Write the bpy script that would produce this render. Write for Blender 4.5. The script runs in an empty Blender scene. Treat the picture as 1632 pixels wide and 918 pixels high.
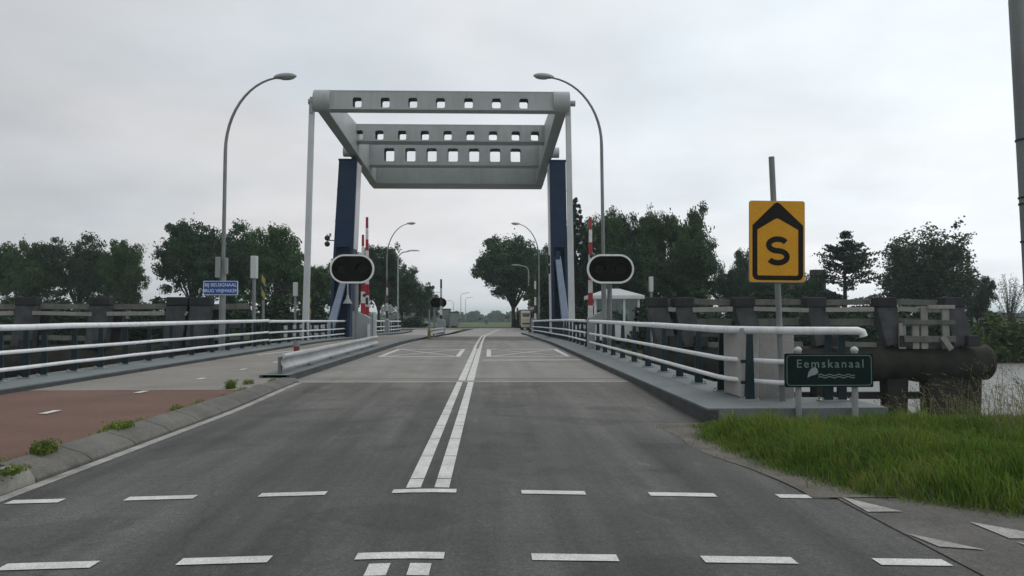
import bpy, math, random
import numpy as np
from mathutils import Vector, Matrix

random.seed(7)
RNG = np.random.default_rng(11)
S = bpy.context.scene
COL = S.collection
R = math.radians

# ------------------------------------------------------------------ camera
F = 1300.0
PITCH, YAW = math.atan(43 / F), math.atan(36 / F * math.cos(math.atan(43 / F)))
EYE = Vector((0, 0, 1.4))
FWD = Vector((math.sin(YAW) * math.cos(PITCH), math.cos(YAW) * math.cos(PITCH), math.sin(PITCH)))
RGT = Vector((math.cos(YAW), -math.sin(YAW), 0))
UP = RGT.cross(FWD)
cd = bpy.data.cameras.new('camera')
cd.sensor_width = 36
cd.lens = F / 1632 * 36
cd.clip_end = 6000
cam = bpy.data.objects.new('camera', cd)
COL.objects.link(cam)
cam.matrix_world = Matrix.Translation(EYE) @ Matrix((RGT, UP, -FWD)).transposed().to_4x4()
S.camera = cam


def at(px, py, Y):
    d = RGT * ((px - 816) / F) + UP * ((459 - py) / F) + FWD
    return EYE + d * (Y / d.y)


def ax(px, Y):
    return at(px, 502, Y).x


def sm(a, b, t):
    t = min(1, max(0, (t - a) / (b - a)))
    return t * t * (3 - 2 * t)


def zb(y):                      # the deck falls away gently past the lifting span
    return -0.15 * sm(36, 56, y) - 0.25 * sm(54, 82, y)


def xo(y):                      # the road bends beyond the bridge
    return 0.00066 * max(0, y - 50) ** 2


def rz(x, y):                   # road height with camber on the approach
    return zb(y) - 0.022 * abs(x + .5) * (1 - sm(12, 17, y))


# ------------------------------------------------------------------ materials
def nodes(name):
    m = bpy.data.materials.new(name)
    m.use_nodes = True
    nt = m.node_tree
    nt.nodes.clear()
    return m, nt


def N(nt, t, **kw):
    n = nt.nodes.new(t)
    for k, v in kw.items():
        if k.startswith('_'):
            setattr(n, k[1:], v)
        else:
            n.inputs[k.replace('__', ' ')].default_value = v
    return n


def L(nt, a, b):
    nt.links.new(a, b)


def noise(nt, vec, scale, detail=4, rough=.55):
    n = N(nt, 'ShaderNodeTexNoise', Scale=scale, Detail=detail, Roughness=rough)
    L(nt, vec, n.inputs['Vector'])
    return n.outputs['Fac']


def mapv(nt, vec, sc=(1, 1, 1), loc=(0, 0, 0)):
    m = N(nt, 'ShaderNodeMapping')
    m.inputs['Scale'].default_value = sc
    m.inputs['Location'].default_value = loc
    L(nt, vec, m.inputs['Vector'])
    return m.outputs['Vector']


def ramp(nt, fac, a, b, lo=.3, hi=.7):
    r = N(nt, 'ShaderNodeMapRange')
    r.inputs['From Min'].default_value = lo
    r.inputs['From Max'].default_value = hi
    L(nt, fac, r.inputs['Value'])
    mx = N(nt, 'ShaderNodeMix', _data_type='RGBA')
    L(nt, r.outputs['Result'], mx.inputs[0])
    for s, v in ((6, a), (7, b)):
        if isinstance(v, tuple):
            mx.inputs[s].default_value = (*v, 1)
        else:
            L(nt, v, mx.inputs[s])
    return mx.outputs[2]


def mul(nt, a, fac, lo, hi, rlo=.3, rhi=.7):
    """a colour multiplied by lo..hi following a noise"""
    r = N(nt, 'ShaderNodeMapRange')
    for k, v in (('From Min', rlo), ('From Max', rhi), ('To Min', lo), ('To Max', hi)):
        r.inputs[k].default_value = v
    L(nt, fac, r.inputs['Value'])
    mx = N(nt, 'ShaderNodeMix', _data_type='RGBA', _blend_type='MULTIPLY')
    mx.inputs[0].default_value = 1
    L(nt, a, mx.inputs[6])
    L(nt, r.outputs['Result'], mx.inputs[7])
    return mx.outputs[2]


def finish(nt, col, rough=.6, metal=0., bump=None, bstr=.2, bdist=.01, spec=.5, rsock=None):
    p = N(nt, 'ShaderNodeBsdfPrincipled')
    p.inputs['Roughness'].default_value = rough
    p.inputs['Metallic'].default_value = metal
    p.inputs['Specular IOR Level'].default_value = spec
    L(nt, col, p.inputs['Base Color'])
    if rsock is not None:
        L(nt, rsock, p.inputs['Roughness'])
    if bump is not None:
        b = N(nt, 'ShaderNodeBump', Strength=bstr, Distance=bdist)
        L(nt, bump, b.inputs['Height'])
        L(nt, b.outputs['Normal'], p.inputs['Normal'])
    o = N(nt, 'ShaderNodeOutputMaterial')
    L(nt, p.outputs[0], o.inputs[0])
    return p


def paint(name, col, rough=.45, var=.12, grime=.35, gcol=(.07, .065, .055), metal=0., scale=1.5, bump=.05, streak=True, fine=60, spec=.3):
    """weathered painted or bare surface: blotches, dirt streaks that run down, faint grain"""
    m, nt = nodes(name)
    pos = N(nt, 'ShaderNodeNewGeometry').outputs['Position']
    c = ramp(nt, noise(nt, pos, scale), tuple(v * (1 - var) for v in col), tuple(min(1, v * (1 + var)) for v in col))
    c = mul(nt, c, noise(nt, pos, fine, 3), .9, 1.08)
    if grime:
        sv = mapv(nt, pos, (5, 5, .45)) if streak else mapv(nt, pos, (2, 2, 2))
        g = noise(nt, sv, 1.3, 6, .65)
        r = N(nt, 'ShaderNodeMapRange')
        for k, v in (('From Min', .5), ('From Max', .78), ('To Min', 0), ('To Max', grime)):
            r.inputs[k].default_value = v
        L(nt, g, r.inputs['Value'])
        mx = N(nt, 'ShaderNodeMix', _data_type='RGBA')
        L(nt, r.outputs['Result'], mx.inputs[0])
        L(nt, c, mx.inputs[6])
        mx.inputs[7].default_value = (*gcol, 1)
        c = mx.outputs[2]
    rs = N(nt, 'ShaderNodeMapRange')
    rs.inputs['To Min'].default_value = max(.05, rough - .12)
    rs.inputs['To Max'].default_value = min(1, rough + .15)
    L(nt, noise(nt, pos, 6), rs.inputs['Value'])
    finish(nt, c, rough, metal, noise(nt, pos, fine, 3), bump, .004, spec=spec, rsock=rs.outputs['Result'])
    return m


def stone(name, col, var=.25, scale=1.2, grain=130, stain=(.05, .05, .045), samt=.5, bump=.35, rough=.85, ystreak=0., moss=None, wear=False):
    """asphalt, concrete, gravel"""
    m, nt = nodes(name)
    pos = N(nt, 'ShaderNodeNewGeometry').outputs['Position']
    c = ramp(nt, noise(nt, pos, scale, 5, .6), tuple(v * (1 - var) for v in col), tuple(v * (1 + var) for v in col))
    c = mul(nt, c, noise(nt, pos, grain, 2, .7), .62, 1.38, .3, .7)
    c = mul(nt, c, noise(nt, pos, 18, 4, .7), .86, 1.12)
    st = noise(nt, mapv(nt, pos, (1, 1, 1), (7, 3, 2)), .75, 6, .68)
    c = ramp(nt, st, c, mulc(nt, c, samt), .56, .72)
    if ystreak:
        ys = noise(nt, mapv(nt, pos, (1.6, .07, 1), (3, 0, 0)), 1.0, 5, .6)
        c = mul(nt, c, ys, 1 - ystreak, 1 + ystreak, .35, .65)
        # light scuffs and dark oil marks
        sp = noise(nt, mapv(nt, pos, (2.6, 1.1, 1), (9, 4, 0)), 1.2, 3, .5)
        c = ramp(nt, sp, c, mulc(nt, c, 1.5), .67, .74)
        # fine wandering cracks
        v = N(nt, 'ShaderNodeTexVoronoi', _feature='DISTANCE_TO_EDGE', Scale=.42)
        wob = N(nt, 'ShaderNodeMix', _data_type='RGBA')
        wob.inputs[0].default_value = .22
        L(nt, pos, wob.inputs[6])
        nz = N(nt, 'ShaderNodeTexNoise', Scale=2.2, Detail=6)
        L(nt, pos, nz.inputs['Vector'])
        L(nt, nz.outputs['Color'], wob.inputs[7])
        L(nt, wob.outputs[2], v.inputs['Vector'])
        c = ramp(nt, v.outputs['Distance'], mulc(nt, c, .78), c, .0, .005)
    if wear:                       # the surface is polished pale towards the bridge joint and in patches
        sx = N(nt, 'ShaderNodeSeparateXYZ')
        L(nt, pos, sx.inputs[0])
        wn = N(nt, 'ShaderNodeMath', _operation='MULTIPLY_ADD')
        L(nt, noise(nt, mapv(nt, pos, (.5, .3, 1), (1, 8, 0)), 1.3, 6, .65), wn.inputs[0])
        wn.inputs[1].default_value = 11
        L(nt, sx.outputs['Y'], wn.inputs[2])
        tint = N(nt, 'ShaderNodeMix', _data_type='RGBA', _blend_type='MULTIPLY')
        tint.inputs[0].default_value = 1
        L(nt, c, tint.inputs[6])
        tint.inputs[7].default_value = (1.72, 1.68, 1.55, 1)
        c = ramp(nt, wn.outputs[0], c, tint.outputs[2], 15, 24)
        gr = N(nt, 'ShaderNodeTexVoronoi', Scale=95)
        L(nt, pos, gr.inputs['Vector'])
        c = mul(nt, c, gr.outputs['Distance'], .75, 1.3, .15, .75)
        c = mul(nt, c, noise(nt, pos, 34, 3, .75), .72, 1.28)
        fl = N(nt, 'ShaderNodeTexVoronoi', Scale=2.6)
        L(nt, pos, fl.inputs['Vector'])
        c = ramp(nt, fl.outputs['Distance'], mulc(nt, c, 2.4), c, .022, .034)
        pt = noise(nt, mapv(nt, pos, (.8, .8, 1), (13, 5, 0)), 1.1, 2, .3)
        c = ramp(nt, pt, c, mulc(nt, c, .78), .60, .63)
    if moss:
        c = ramp(nt, noise(nt, pos, 2.3, 6, .7), c, moss, .55, .75)
    finish(nt, c, rough, 0, noise(nt, pos, grain, 3, .7), bump, .006, spec=.4)
    return m


def mulc(nt, c, k):
    mx = N(nt, 'ShaderNodeMix', _data_type='RGBA', _blend_type='MULTIPLY')
    mx.inputs[0].default_value = 1
    L(nt, c, mx.inputs[6])
    mx.inputs[7].default_value = (k, k, k, 1)
    return mx.outputs[2]


def leafmat(name, a, b, c2=None, trans=.25, big=.35):
    m, nt = nodes(name)
    g = N(nt, 'ShaderNodeNewGeometry')
    oi = N(nt, 'ShaderNodeObjectInfo')
    pos = g.outputs['Position']
    c = ramp(nt, noise(nt, pos, big, 3), a, b, .35, .65)
    c = mul(nt, c, g.outputs['Random Per Island'], .6, 1.45, 0, 1)
    if c2:
        c = ramp(nt, noise(nt, pos, 1.1, 4), c, c2, .56, .72)
    c = mul(nt, c, oi.outputs['Random'], .82, 1.2, 0, 1)
    d = N(nt, 'ShaderNodeBsdfPrincipled', Roughness=.6)
    d.inputs['Specular IOR Level'].default_value = .15
    t = N(nt, 'ShaderNodeBsdfTranslucent')
    L(nt, c, d.inputs['Base Color'])
    L(nt, c, t.inputs['Color'])
    mx = N(nt, 'ShaderNodeMixShader', Fac=trans)
    L(nt, d.outputs[0], mx.inputs[1])
    L(nt, t.outputs[0], mx.inputs[2])
    o = N(nt, 'ShaderNodeOutputMaterial')
    L(nt, mx.outputs[0], o.inputs[0])
    return m


def stripes(name, a, b, period, rough=.45, slant=0., phase=0.):
    """bands of two paints along local z"""
    m, nt = nodes(name)
    tc = N(nt, 'ShaderNodeTexCoord').outputs['Object']
    sp = N(nt, 'ShaderNodeSeparateXYZ')
    L(nt, tc, sp.inputs[0])
    ma = N(nt, 'ShaderNodeMath', _operation='MULTIPLY_ADD')
    L(nt, sp.outputs['X'], ma.inputs[0])
    ma.inputs[1].default_value = slant
    L(nt, sp.outputs['Z'], ma.inputs[2])
    md = N(nt, 'ShaderNodeMath', _operation='MULTIPLY_ADD')
    L(nt, ma.outputs[0], md.inputs[0])
    md.inputs[1].default_value = 1 / period
    md.inputs[2].default_value = phase
    fr = N(nt, 'ShaderNodeMath', _operation='FRACT')
    L(nt, md.outputs[0], fr.inputs[0])
    gt = N(nt, 'ShaderNodeMath', _operation='GREATER_THAN')
    L(nt, fr.outputs[0], gt.inputs[0])
    gt.inputs[1].default_value = .5
    mx = N(nt, 'ShaderNodeMix', _data_type='RGBA')
    L(nt, gt.outputs[0], mx.inputs[0])
    mx.inputs[6].default_value = (*a, 1)
    mx.inputs[7].default_value = (*b, 1)
    c = mul(nt, mx.outputs[2], noise(nt, tc, 7, 5), .72, 1.05)
    finish(nt, c, rough)
    return m


M = {}
M['asphalt'] = stone('worn dark asphalt', (.062, .063, .060), .26, .42, 120, samt=.62, ystreak=.38, bump=.5, wear=True)
M['deckroad'] = stone('warm grey deck surfacing', (.205, .199, .182), .16, .5, 140, samt=.78, ystreak=.12, bump=.3)
M['darkroad'] = stone('darker grey of the far span', (.10, .097, .09), .15, .6, 120, samt=.8, ystreak=.12)  # roadway over the far span is a darker grey
M['farroad'] = stone('pale asphalt', (.27, .265, .25), .12, .5, 60, samt=.85)
M['joint'] = stone('pale joint mortar', (.29, .28, .25), .2, 2.0, 90, samt=.6)
M['red'] = stone('worn red cycle asphalt', (.126, .067, .048), .17, .6, 150, samt=.75, bump=.4)
M['cycle'] = stone('grey cycle surfacing', (.205, .195, .172), .14, .6, 130, samt=.78)
M['grit'] = stone('gritty weathered path', (.098, .094, .085), .28, 1.4, 70, samt=.6, bump=.6)
M['gravel'] = stone('sandy verge grit', (.105, .098, .08), .35, 2.5, 45, samt=.55, bump=.8)
M['pave'] = stone('blue grey anti slip coating', (.15, .175, .178), .12, .9, 160, samt=.75, bump=.4)
M['marktri'] = stone('worn out marking', (.30, .295, .28), .3, 3, 70, samt=.45, bump=.3)
M['kerb'] = stone('old kerb concrete', (.112, .110, .098), .25, 1.6, 90, samt=.6, moss=(.07, .075, .045))
M['kerbend'] = stone('pale kerb concrete', (.24, .235, .21), .22, 3.5, 150, samt=.5, bump=.15)
M['concrete'] = stone('cast concrete', (.33, .325, .305), .15, .9, 200, samt=.65, bump=.2)
M['kerbface'] = stone('dark kerb steel', (.05, .055, .055), .3, 2, 60)
M['mark'] = stone('worn white marking', (.54, .54, .52), .16, 2.5, 110, samt=.5, bump=.3, rough=.7)
M['markold'] = stone('faded marking', (.40, .395, .37), .25, 2.2, 90, samt=.5, bump=.3)
M['white'] = paint('white rail paint', (.72, .74, .75), .4, .08, .45, (.24, .235, .20), scale=3)
M['post'] = paint('dark blue green post paint', (.008, .024, .03), .5, .25, .3, (.03, .03, .03))
M['galv'] = paint('galvanised steel', (.30, .325, .33), .45, .18, .35, (.14, .14, .13), .35)
M['galvdark'] = paint('dull galvanised pole', (.20, .215, .215), .5, .2, .4, (.1, .1, .09), .3)
M['rod'] = paint('light grey steel', (.50, .53, .535), .4, .07, .3, (.22, .22, .2))
M['beam'] = paint('weathered guard rail zinc', (.40, .415, .415), .45, .12, .4, (.16, .155, .14), .25)
M['balance'] = paint('pale grey bridge paint', (.37, .395, .395), .42, .1, .4, (.2, .19, .16), scale=.7)
M['blue'] = paint('deep blue bridge paint', (.007, .024, .064), .5, .15, .25, (.03, .04, .05))
M['strut'] = paint('blue grey strut paint', (.24, .30, .40), .38, .12, .2, (.12, .13, .15))
M['panel'] = paint('white side panel', (.66, .66, .68), .4, .06, .25, (.3, .3, .3))
M['cab'] = paint('grey cabinet paint', (.25, .28, .285), .5, .1, .4, (.12, .12, .11))
M['black'] = paint('matt black sign face', (.008, .007, .006), .7, .2, 0, spec=.08)
M['lens'] = paint('unlit dark red lens', (.009, .005, .0045), .4, .2, 0, spec=.15)
M['rim'] = paint('white sign rim', (.70, .72, .72), .4, .05, .25, (.3, .3, .28))
M['bluesign'] = paint('blue sign face', (.016, .075, .29), .4, .08, .15, (.05, .07, .12))
M['signtext'] = paint('pale lettering', (.55, .60, .68), .45, .06, .1)
M['greensign'] = paint('dark green sign face', (.004, .017, .016), .45, .15, .2, (.03, .04, .03), spec=.12)
M['greentext'] = paint('faded pale lettering', (.165, .23, .215), .5, .25, .2)
M['yellow'] = paint('amber yellow sign face', (.64, .31, .008), .4, .07, .14, (.30, .15, .02), fine=25)
M['signblack'] = paint('black sign print', (.012, .011, .010), .5, .3, .2, (.08, .05, .01), spec=.15)
M['dullyellow'] = paint('dull yellow', (.20, .16, .05), .5, .2, .4)
M['timber'] = paint('tarred dark timber', (.062, .065, .070), .8, .35, .5, (.022, .022, .02), scale=2.2, bump=.5, fine=30)
M['capwood'] = paint('black post cap', (.036, .038, .041), .85, .3, .4, (.008, .008, .008), bump=.4, spec=.15)
M['board'] = paint('weathered grey green board', (.125, .134, .118), .8, .25, .6, (.05, .055, .045), scale=2.0, bump=.5, fine=35)
M['palewood'] = paint('bleached timber', (.25, .25, .23), .8, .2, .5, (.1, .1, .09), bump=.4, fine=35)
M['fender'] = paint('mossy black fender', (.020, .020, .016), .85, .4, .6, (.030, .030, .02), scale=1.6, streak=False, bump=.6, fine=22)
M['dark'] = paint('dark steel', (.03, .032, .034), .5, .3, .3)
M['redpost'] = paint('faded red post', (.20, .035, .03), .5, .2, .3)
M['bark'] = paint('bark', (.06, .05, .04), .9, .35, .5, (.03, .03, .02), bump=.6, fine=18)
M['barkpale'] = paint('pale bark', (.16, .15, .13), .85, .3, .5, bump=.5, fine=18)
M['brick'] = paint('dark brick', (.05, .038, .034), .85, .2, .4, fine=8)
M['tile'] = paint('dark roof tile', (.024, .022, .022), .8, .2, .4, fine=8, spec=.1)
M['roofwhite'] = paint('pale roof sheet', (.40, .44, .44), .5, .06, .4, (.22, .24, .22))
M['housewhite'] = paint('white window frame', (.62, .65, .64), .5, .06, .3, (.3, .32, .3))
M['cream'] = paint('cream cab paint', (.58, .54, .44), .45, .06, .3)
M['brown'] = paint('brown load cover', (.16, .13, .115), .8, .25, .4)
M['cabin'] = paint('grey cabin sheet', (.27, .30, .30), .6, .1, .5, (.14, .14, .13))
M['tyre'] = paint('rubber', (.015, .015, .015), .9, .2, .3)
M['soil'] = stone('verge soil and turf', (.055, .065, .025), .5, 2.0, 40, samt=.6, bump=.8)
M['barrier'] = stripes('red and white bands', (.66, .66, .66), (.34, .022, .03), .97)
M['barrierback'] = stripes('black and white bands', (.62, .62, .60), (.03, .022, .022), 1.45)
M['barrierfine'] = stripes('dark and white bands', (.55, .55, .55), (.06, .03, .03), 1.35)
M['hazard'] = stripes('yellow and black bands', (.33, .29, .08), (.02, .022, .018), .62, slant=1.6)
M['bands'] = stripes('white bands on dark', (.5, .52, .52), (.03, .032, .034), .46, phase=.1)
M['leaf'] = leafmat('dark broad leaves', (.019, .043, .020), (.034, .076, .028), (.048, .092, .034))
M['leafgreen'] = leafmat('mid green leaves', (.028, .064, .020), (.048, .100, .028), (.066, .118, .034))
M['leafpale'] = leafmat('grey green leaves', (.036, .060, .034), (.055, .084, .044), (.068, .098, .054))
M['conifer'] = leafmat('dark needles', (.010, .024, .015), (.018, .038, .020))
M['cedar'] = leafmat('blue green needles', (.018, .032, .022), (.032, .050, .030))
M['bush'] = leafmat('fresh bush leaves', (.045, .085, .018), (.075, .12, .025), (.10, .13, .03))
M['hedge'] = leafmat('dark green hedge leaves', (.016, .036, .016), (.028, .056, .021))  # dark green foliage of the shrubs
M['grass'] = leafmat('meadow grass', (.066, .138, .022), (.135, .205, .034), (.25, .23, .08), trans=.3, big=1.6)
M['straw'] = leafmat('seeding grass', (.17, .17, .09), (.27, .25, .14), trans=.3, big=1.5)
M['drygrass'] = leafmat('yellowed grass', (.13, .125, .045), (.22, .19, .085), (.16, .115, .055), trans=.3, big=2)
M['weed'] = leafmat('kerb weeds', (.09, .15, .03), (.16, .20, .05), (.26, .22, .10), trans=.3, big=3)

# ground: meadow
m, nt = nodes('meadow ground')
pos = N(nt, 'ShaderNodeNewGeometry').outputs['Position']
c = ramp(nt, noise(nt, pos, .05, 5), (.040, .065, .016), (.085, .10, .030))
c = ramp(nt, noise(nt, pos, .9, 5, .7), c, (.10, .095, .04), .55, .75)
c = mul(nt, c, noise(nt, pos, 8, 4, .7), .6, 1.4)
finish(nt, c, .95, 0, noise(nt, pos, 6, 5, .7), .8, .08, spec=.1)
M['ground'] = m
# water
m, nt = nodes('canal water')
pos = N(nt, 'ShaderNodeNewGeometry').outputs['Position']
v1 = mapv(nt, pos, (.75, 1.5, 1))
h1 = noise(nt, v1, 1.0, 5, .62)
h2 = noise(nt, mapv(nt, pos, (.22, .42, 1), (5, 2, 0)), 1.0, 3, .5)
ad = N(nt, 'ShaderNodeMath', _operation='MULTIPLY_ADD')
L(nt, h2, ad.inputs[0])
ad.inputs[1].default_value = .9
L(nt, h1, ad.inputs[2])
rgb = N(nt, 'ShaderNodeRGB')
rgb.outputs[0].default_value = (.115, .12, .112, 1)
p = finish(nt, rgb.outputs[0], .38, 0, ad.outputs[0], .75, .3, spec=.5)
p.inputs['IOR'].default_value = 1.45
M['water'] = m
# window glass: part mirror, part clear
m, nt = nodes('window glass')
gl = N(nt, 'ShaderNodeBsdfGlossy', Roughness=.03)
gl.inputs['Color'].default_value = (.8, .85, .85, 1)
tr = N(nt, 'ShaderNodeBsdfTransparent')
tr.inputs['Color'].default_value = (.55, .65, .6, 1)
fz = N(nt, 'ShaderNodeFresnel', IOR=1.7)
mx = N(nt, 'ShaderNodeMixShader')
L(nt, fz.outputs[0], mx.inputs[0])
L(nt, tr.outputs[0], mx.inputs[1])
L(nt, gl.outputs[0], mx.inputs[2])
o = N(nt, 'ShaderNodeOutputMaterial')
L(nt, mx.outputs[0], o.inputs[0])
M['glass'] = m


# ------------------------------------------------------------------ mesh building
ORG = {}


class MB:
    def __init__(self):
        self.v, self.f = [], []

    def add(self, vs, fs):
        k = len(self.v)
        self.v += [tuple(p) for p in vs]
        self.f += [tuple(i + k for i in f) for f in fs]
        return self

    def box(self, c, s, rot=None):
        c, h = Vector(c), Vector(s) / 2
        vs = [Vector((x * h.x, y * h.y, z * h.z)) for z in (-1, 1) for y in (-1, 1) for x in (-1, 1)]
        if rot is not None:
            vs = [rot @ q for q in vs]
        return self.add([c + q for q in vs], [(0, 2, 3, 1), (4, 5, 7, 6), (0, 1, 5, 4), (1, 3, 7, 5), (3, 2, 6, 7), (2, 0, 4, 6)])

    def span(self, a, b):
        return self.box([(p + q) / 2 for p, q in zip(a, b)], [abs(p - q) for p, q in zip(a, b)])

    def bar(self, a, b, w, t, w2=None, t2=None, side=(1, 0, 0)):
        """a beam from a to b, w across the side direction, t across the third"""
        a, b = Vector(a), Vector(b)
        d = (b - a).normalized()
        sd = Vector(side)
        n = d.cross(sd).normalized()
        sd = n.cross(d).normalized()
        vs = []
        for p, ww, tt in ((a, w, t), (b, w2 or w, t2 or t)):
            for i, j in ((-1, -1), (1, -1), (1, 1), (-1, 1)):
                vs.append(p + sd * (i * ww / 2) + n * (j * tt / 2))
        return self.add(vs, [(3, 2, 1, 0), (4, 5, 6, 7), (0, 1, 5, 4), (1, 2, 6, 5), (2, 3, 7, 6), (3, 0, 4, 7)])

    def tube(self, pts, r, n=10, cap=True):
        pts = [Vector(p) for p in pts]
        rs = r if isinstance(r, (list, tuple)) else [r] * len(pts)
        vs, fs = [], []
        ref = None
        for i, p in enumerate(pts):
            d = (pts[min(i + 1, len(pts) - 1)] - pts[max(i - 1, 0)]).normalized()
            if ref is None:
                ref = Vector((1, 0, 0)) if abs(d.x) < .9 else Vector((0, 1, 0))
            u = (ref - d * ref.dot(d)).normalized()
            w = d.cross(u)
            ref = u
            for k in range(n):
                a = 2 * math.pi * k / n
                vs.append(p + (u * math.cos(a) + w * math.sin(a)) * rs[i])
        for i in range(len(pts) - 1):
            for k in range(n):
                fs.append((i * n + k, i * n + (k + 1) % n, (i + 1) * n + (k + 1) % n, (i + 1) * n + k))
        if cap:
            fs.append(tuple(range(n - 1, -1, -1)))
            fs.append(tuple((len(pts) - 1) * n + k for k in range(n)))
        return self.add(vs, fs)

    def prism(self, outline, o, u, v, depth):
        """closed outline in the plane (u, v) at o, pushed along u x v by depth"""
        o, u, v = Vector(o), Vector(u), Vector(v)
        w = u.cross(v).normalized() * depth
        a = [o + u * x + v * y for x, y in outline]
        n = len(a)
        fs = [tuple(range(n - 1, -1, -1)), tuple(range(n, 2 * n))]
        fs += [(i, (i + 1) % n, n + (i + 1) % n, n + i) for i in range(n)]
        return self.add(a + [p + w for p in a], fs)

    def ring(self, outer, inner, o, u, v, depth):
        o, u, v = Vector(o), Vector(u), Vector(v)
        w = u.cross(v).normalized() * depth
        n = len(outer)
        A = [o + u * x + v * y for x, y in outer]
        B = [o + u * x + v * y for x, y in inner]
        vs = A + B + [p + w for p in A] + [p + w for p in B]
        fs = []
        for i in range(n):
            j = (i + 1) % n
            fs += [(j, i, n + i, n + j), (2 * n + i, 2 * n + j, 3 * n + j, 3 * n + i), (i, j, 2 * n + j, 2 * n + i), (n + j, n + i, 3 * n + i, 3 * n + j)]
        return self.add(vs, fs)

    def ellipsoid(self, c, r, rot=None, nu=16, nv=9, zmin=-1):
        c = Vector(c)
        vs, fs = [], []
        for j in range(nv + 1):
            t = math.pi * j / nv
            for i in range(nu):
                a = 2 * math.pi * i / nu
                q = Vector((r[0] * math.sin(t) * math.cos(a), r[1] * math.sin(t) * math.sin(a), r[2] * max(zmin, math.cos(t))))
                vs.append(c + (rot @ q if rot is not None else q))
        for j in range(nv):
            for i in range(nu):
                fs.append((j * nu + i, (j + 1) * nu + i, (j + 1) * nu + (i + 1) % nu, j * nu + (i + 1) % nu))
        return self.add(vs, fs)

    def sheet(self, xs, ys, zf):
        """a surface strip: xs(y) gives the x stations at y"""
        rows = [xs(y) for y in ys]
        n = len(rows[0])
        vs = [(x, y, zf(x, y)) for y, row in zip(ys, rows) for x in row]
        fs = [(j * n + i, j * n + i + 1, (j + 1) * n + i + 1, (j + 1) * n + i) for j in range(len(ys) - 1) for i in range(n - 1)]
        return self.add(vs, fs)

    def build(self, name, mat, parent=None, smooth=False, bevel=0, solid=0):
        me = bpy.data.meshes.new(name)
        org = ORG.get(parent.name, Vector()) if parent else Vector()
        me.from_pydata([Vector(p) - org for p in self.v], [], self.f)
        if smooth:
            me.shade_smooth()
            me.set_sharp_from_angle(angle=R(42))
        me.materials.append(mat)
        return link(name, me, parent, bevel, solid)


def link(name, me, parent=None, bevel=0, solid=0):
    o = bpy.data.objects.new(name, me)
    COL.objects.link(o)
    if parent:
        o.parent = parent
        ORG[o.name] = ORG.get(parent.name, Vector())
    if solid:
        md = o.modifiers.new('thickness', 'SOLIDIFY')
        md.thickness = solid
        md.offset = 0
    if bevel:
        md = o.modifiers.new('edge', 'BEVEL')
        md.width = bevel
        md.segments = 2
        md.limit_method = 'ANGLE'
    return o


def npmesh(name, verts, quads, mat):
    """a mesh from arrays: verts n x 3, quads m x 4 (or m x 3)"""
    me = bpy.data.meshes.new(name)
    k = quads.shape[1]
    me.vertices.add(len(verts))
    me.vertices.foreach_set('co', verts.astype(np.float32).ravel())
    me.loops.add(quads.size)
    me.loops.foreach_set('vertex_index', quads.astype(np.int32).ravel())
    me.polygons.add(len(quads))
    me.polygons.foreach_set('loop_start', np.arange(0, quads.size, k, dtype=np.int32))
    me.polygons.foreach_set('loop_total', np.full(len(quads), k, dtype=np.int32))
    me.update(calc_edges=True)
    me.materials.append(mat)
    return me


def tag(o, label=None, cat=None, group=None, kind=None):
    for k, v in (('label', label), ('category', cat), ('group', group), ('kind', kind)):
        if v:
            o[k] = v
    return o


def thing(name, loc, label, cat, group=None):
    o = bpy.data.objects.new(name, None)
    COL.objects.link(o)
    o.location = loc
    o.empty_display_size = .2
    ORG[o.name] = Vector(loc)
    return tag(o, label, cat, group)


def copy_tree(o, parent=None):
    c = o.copy()
    COL.objects.link(c)
    if parent:
        c.parent = parent
    for ch in [x for x in bpy.data.objects if x.parent == o]:
        copy_tree(ch, c)
    return c


def struct(o):
    o['kind'] = 'structure'
    return o


def text(name, s, size, mat, o, u, v, parent, spacing=1.0, bold=0., lift=.004, align='CENTER', wide=1.0):
    cu = bpy.data.curves.new(name, 'FONT')
    cu.body = s
    cu.size = size
    cu.align_x = align
    cu.align_y = 'CENTER'
    cu.space_character = spacing
    cu.offset = bold
    cu.extrude = .0015
    cu.resolution_u = 4
    t = bpy.data.objects.new(name, cu)
    COL.objects.link(t)
    me = bpy.data.meshes.new_from_object(t.evaluated_get(bpy.context.evaluated_depsgraph_get()))
    bpy.data.objects.remove(t)
    bpy.data.curves.remove(cu)
    o, u, v = Vector(o), Vector(u).normalized(), Vector(v).normalized()
    w = u.cross(v)
    org = ORG[parent.name]
    for p in me.vertices:
        p.co = o + u * (p.co.x * wide) + v * p.co.y + w * (p.co.z + lift) - org
    me.materials.clear()
    me.materials.append(mat)
    return link(name, me, parent)


def rrect(w, h, r, n=6):
    """rounded rectangle outline, counter clockwise, centred"""
    out = []
    for cx, cy, a0 in ((w / 2 - r, h / 2 - r, 0), (-w / 2 + r, h / 2 - r, 90), (-w / 2 + r, -h / 2 + r, 180), (w / 2 - r, -h / 2 + r, 270)):
        for k in range(n + 1):
            a = R(a0 + 90 * k / n)
            out.append((cx + r * math.cos(a), cy + r * math.sin(a)))
    return out


X, Y_, Z = Vector((1, 0, 0)), Vector((0, 1, 0)), Vector((0, 0, 1))

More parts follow.
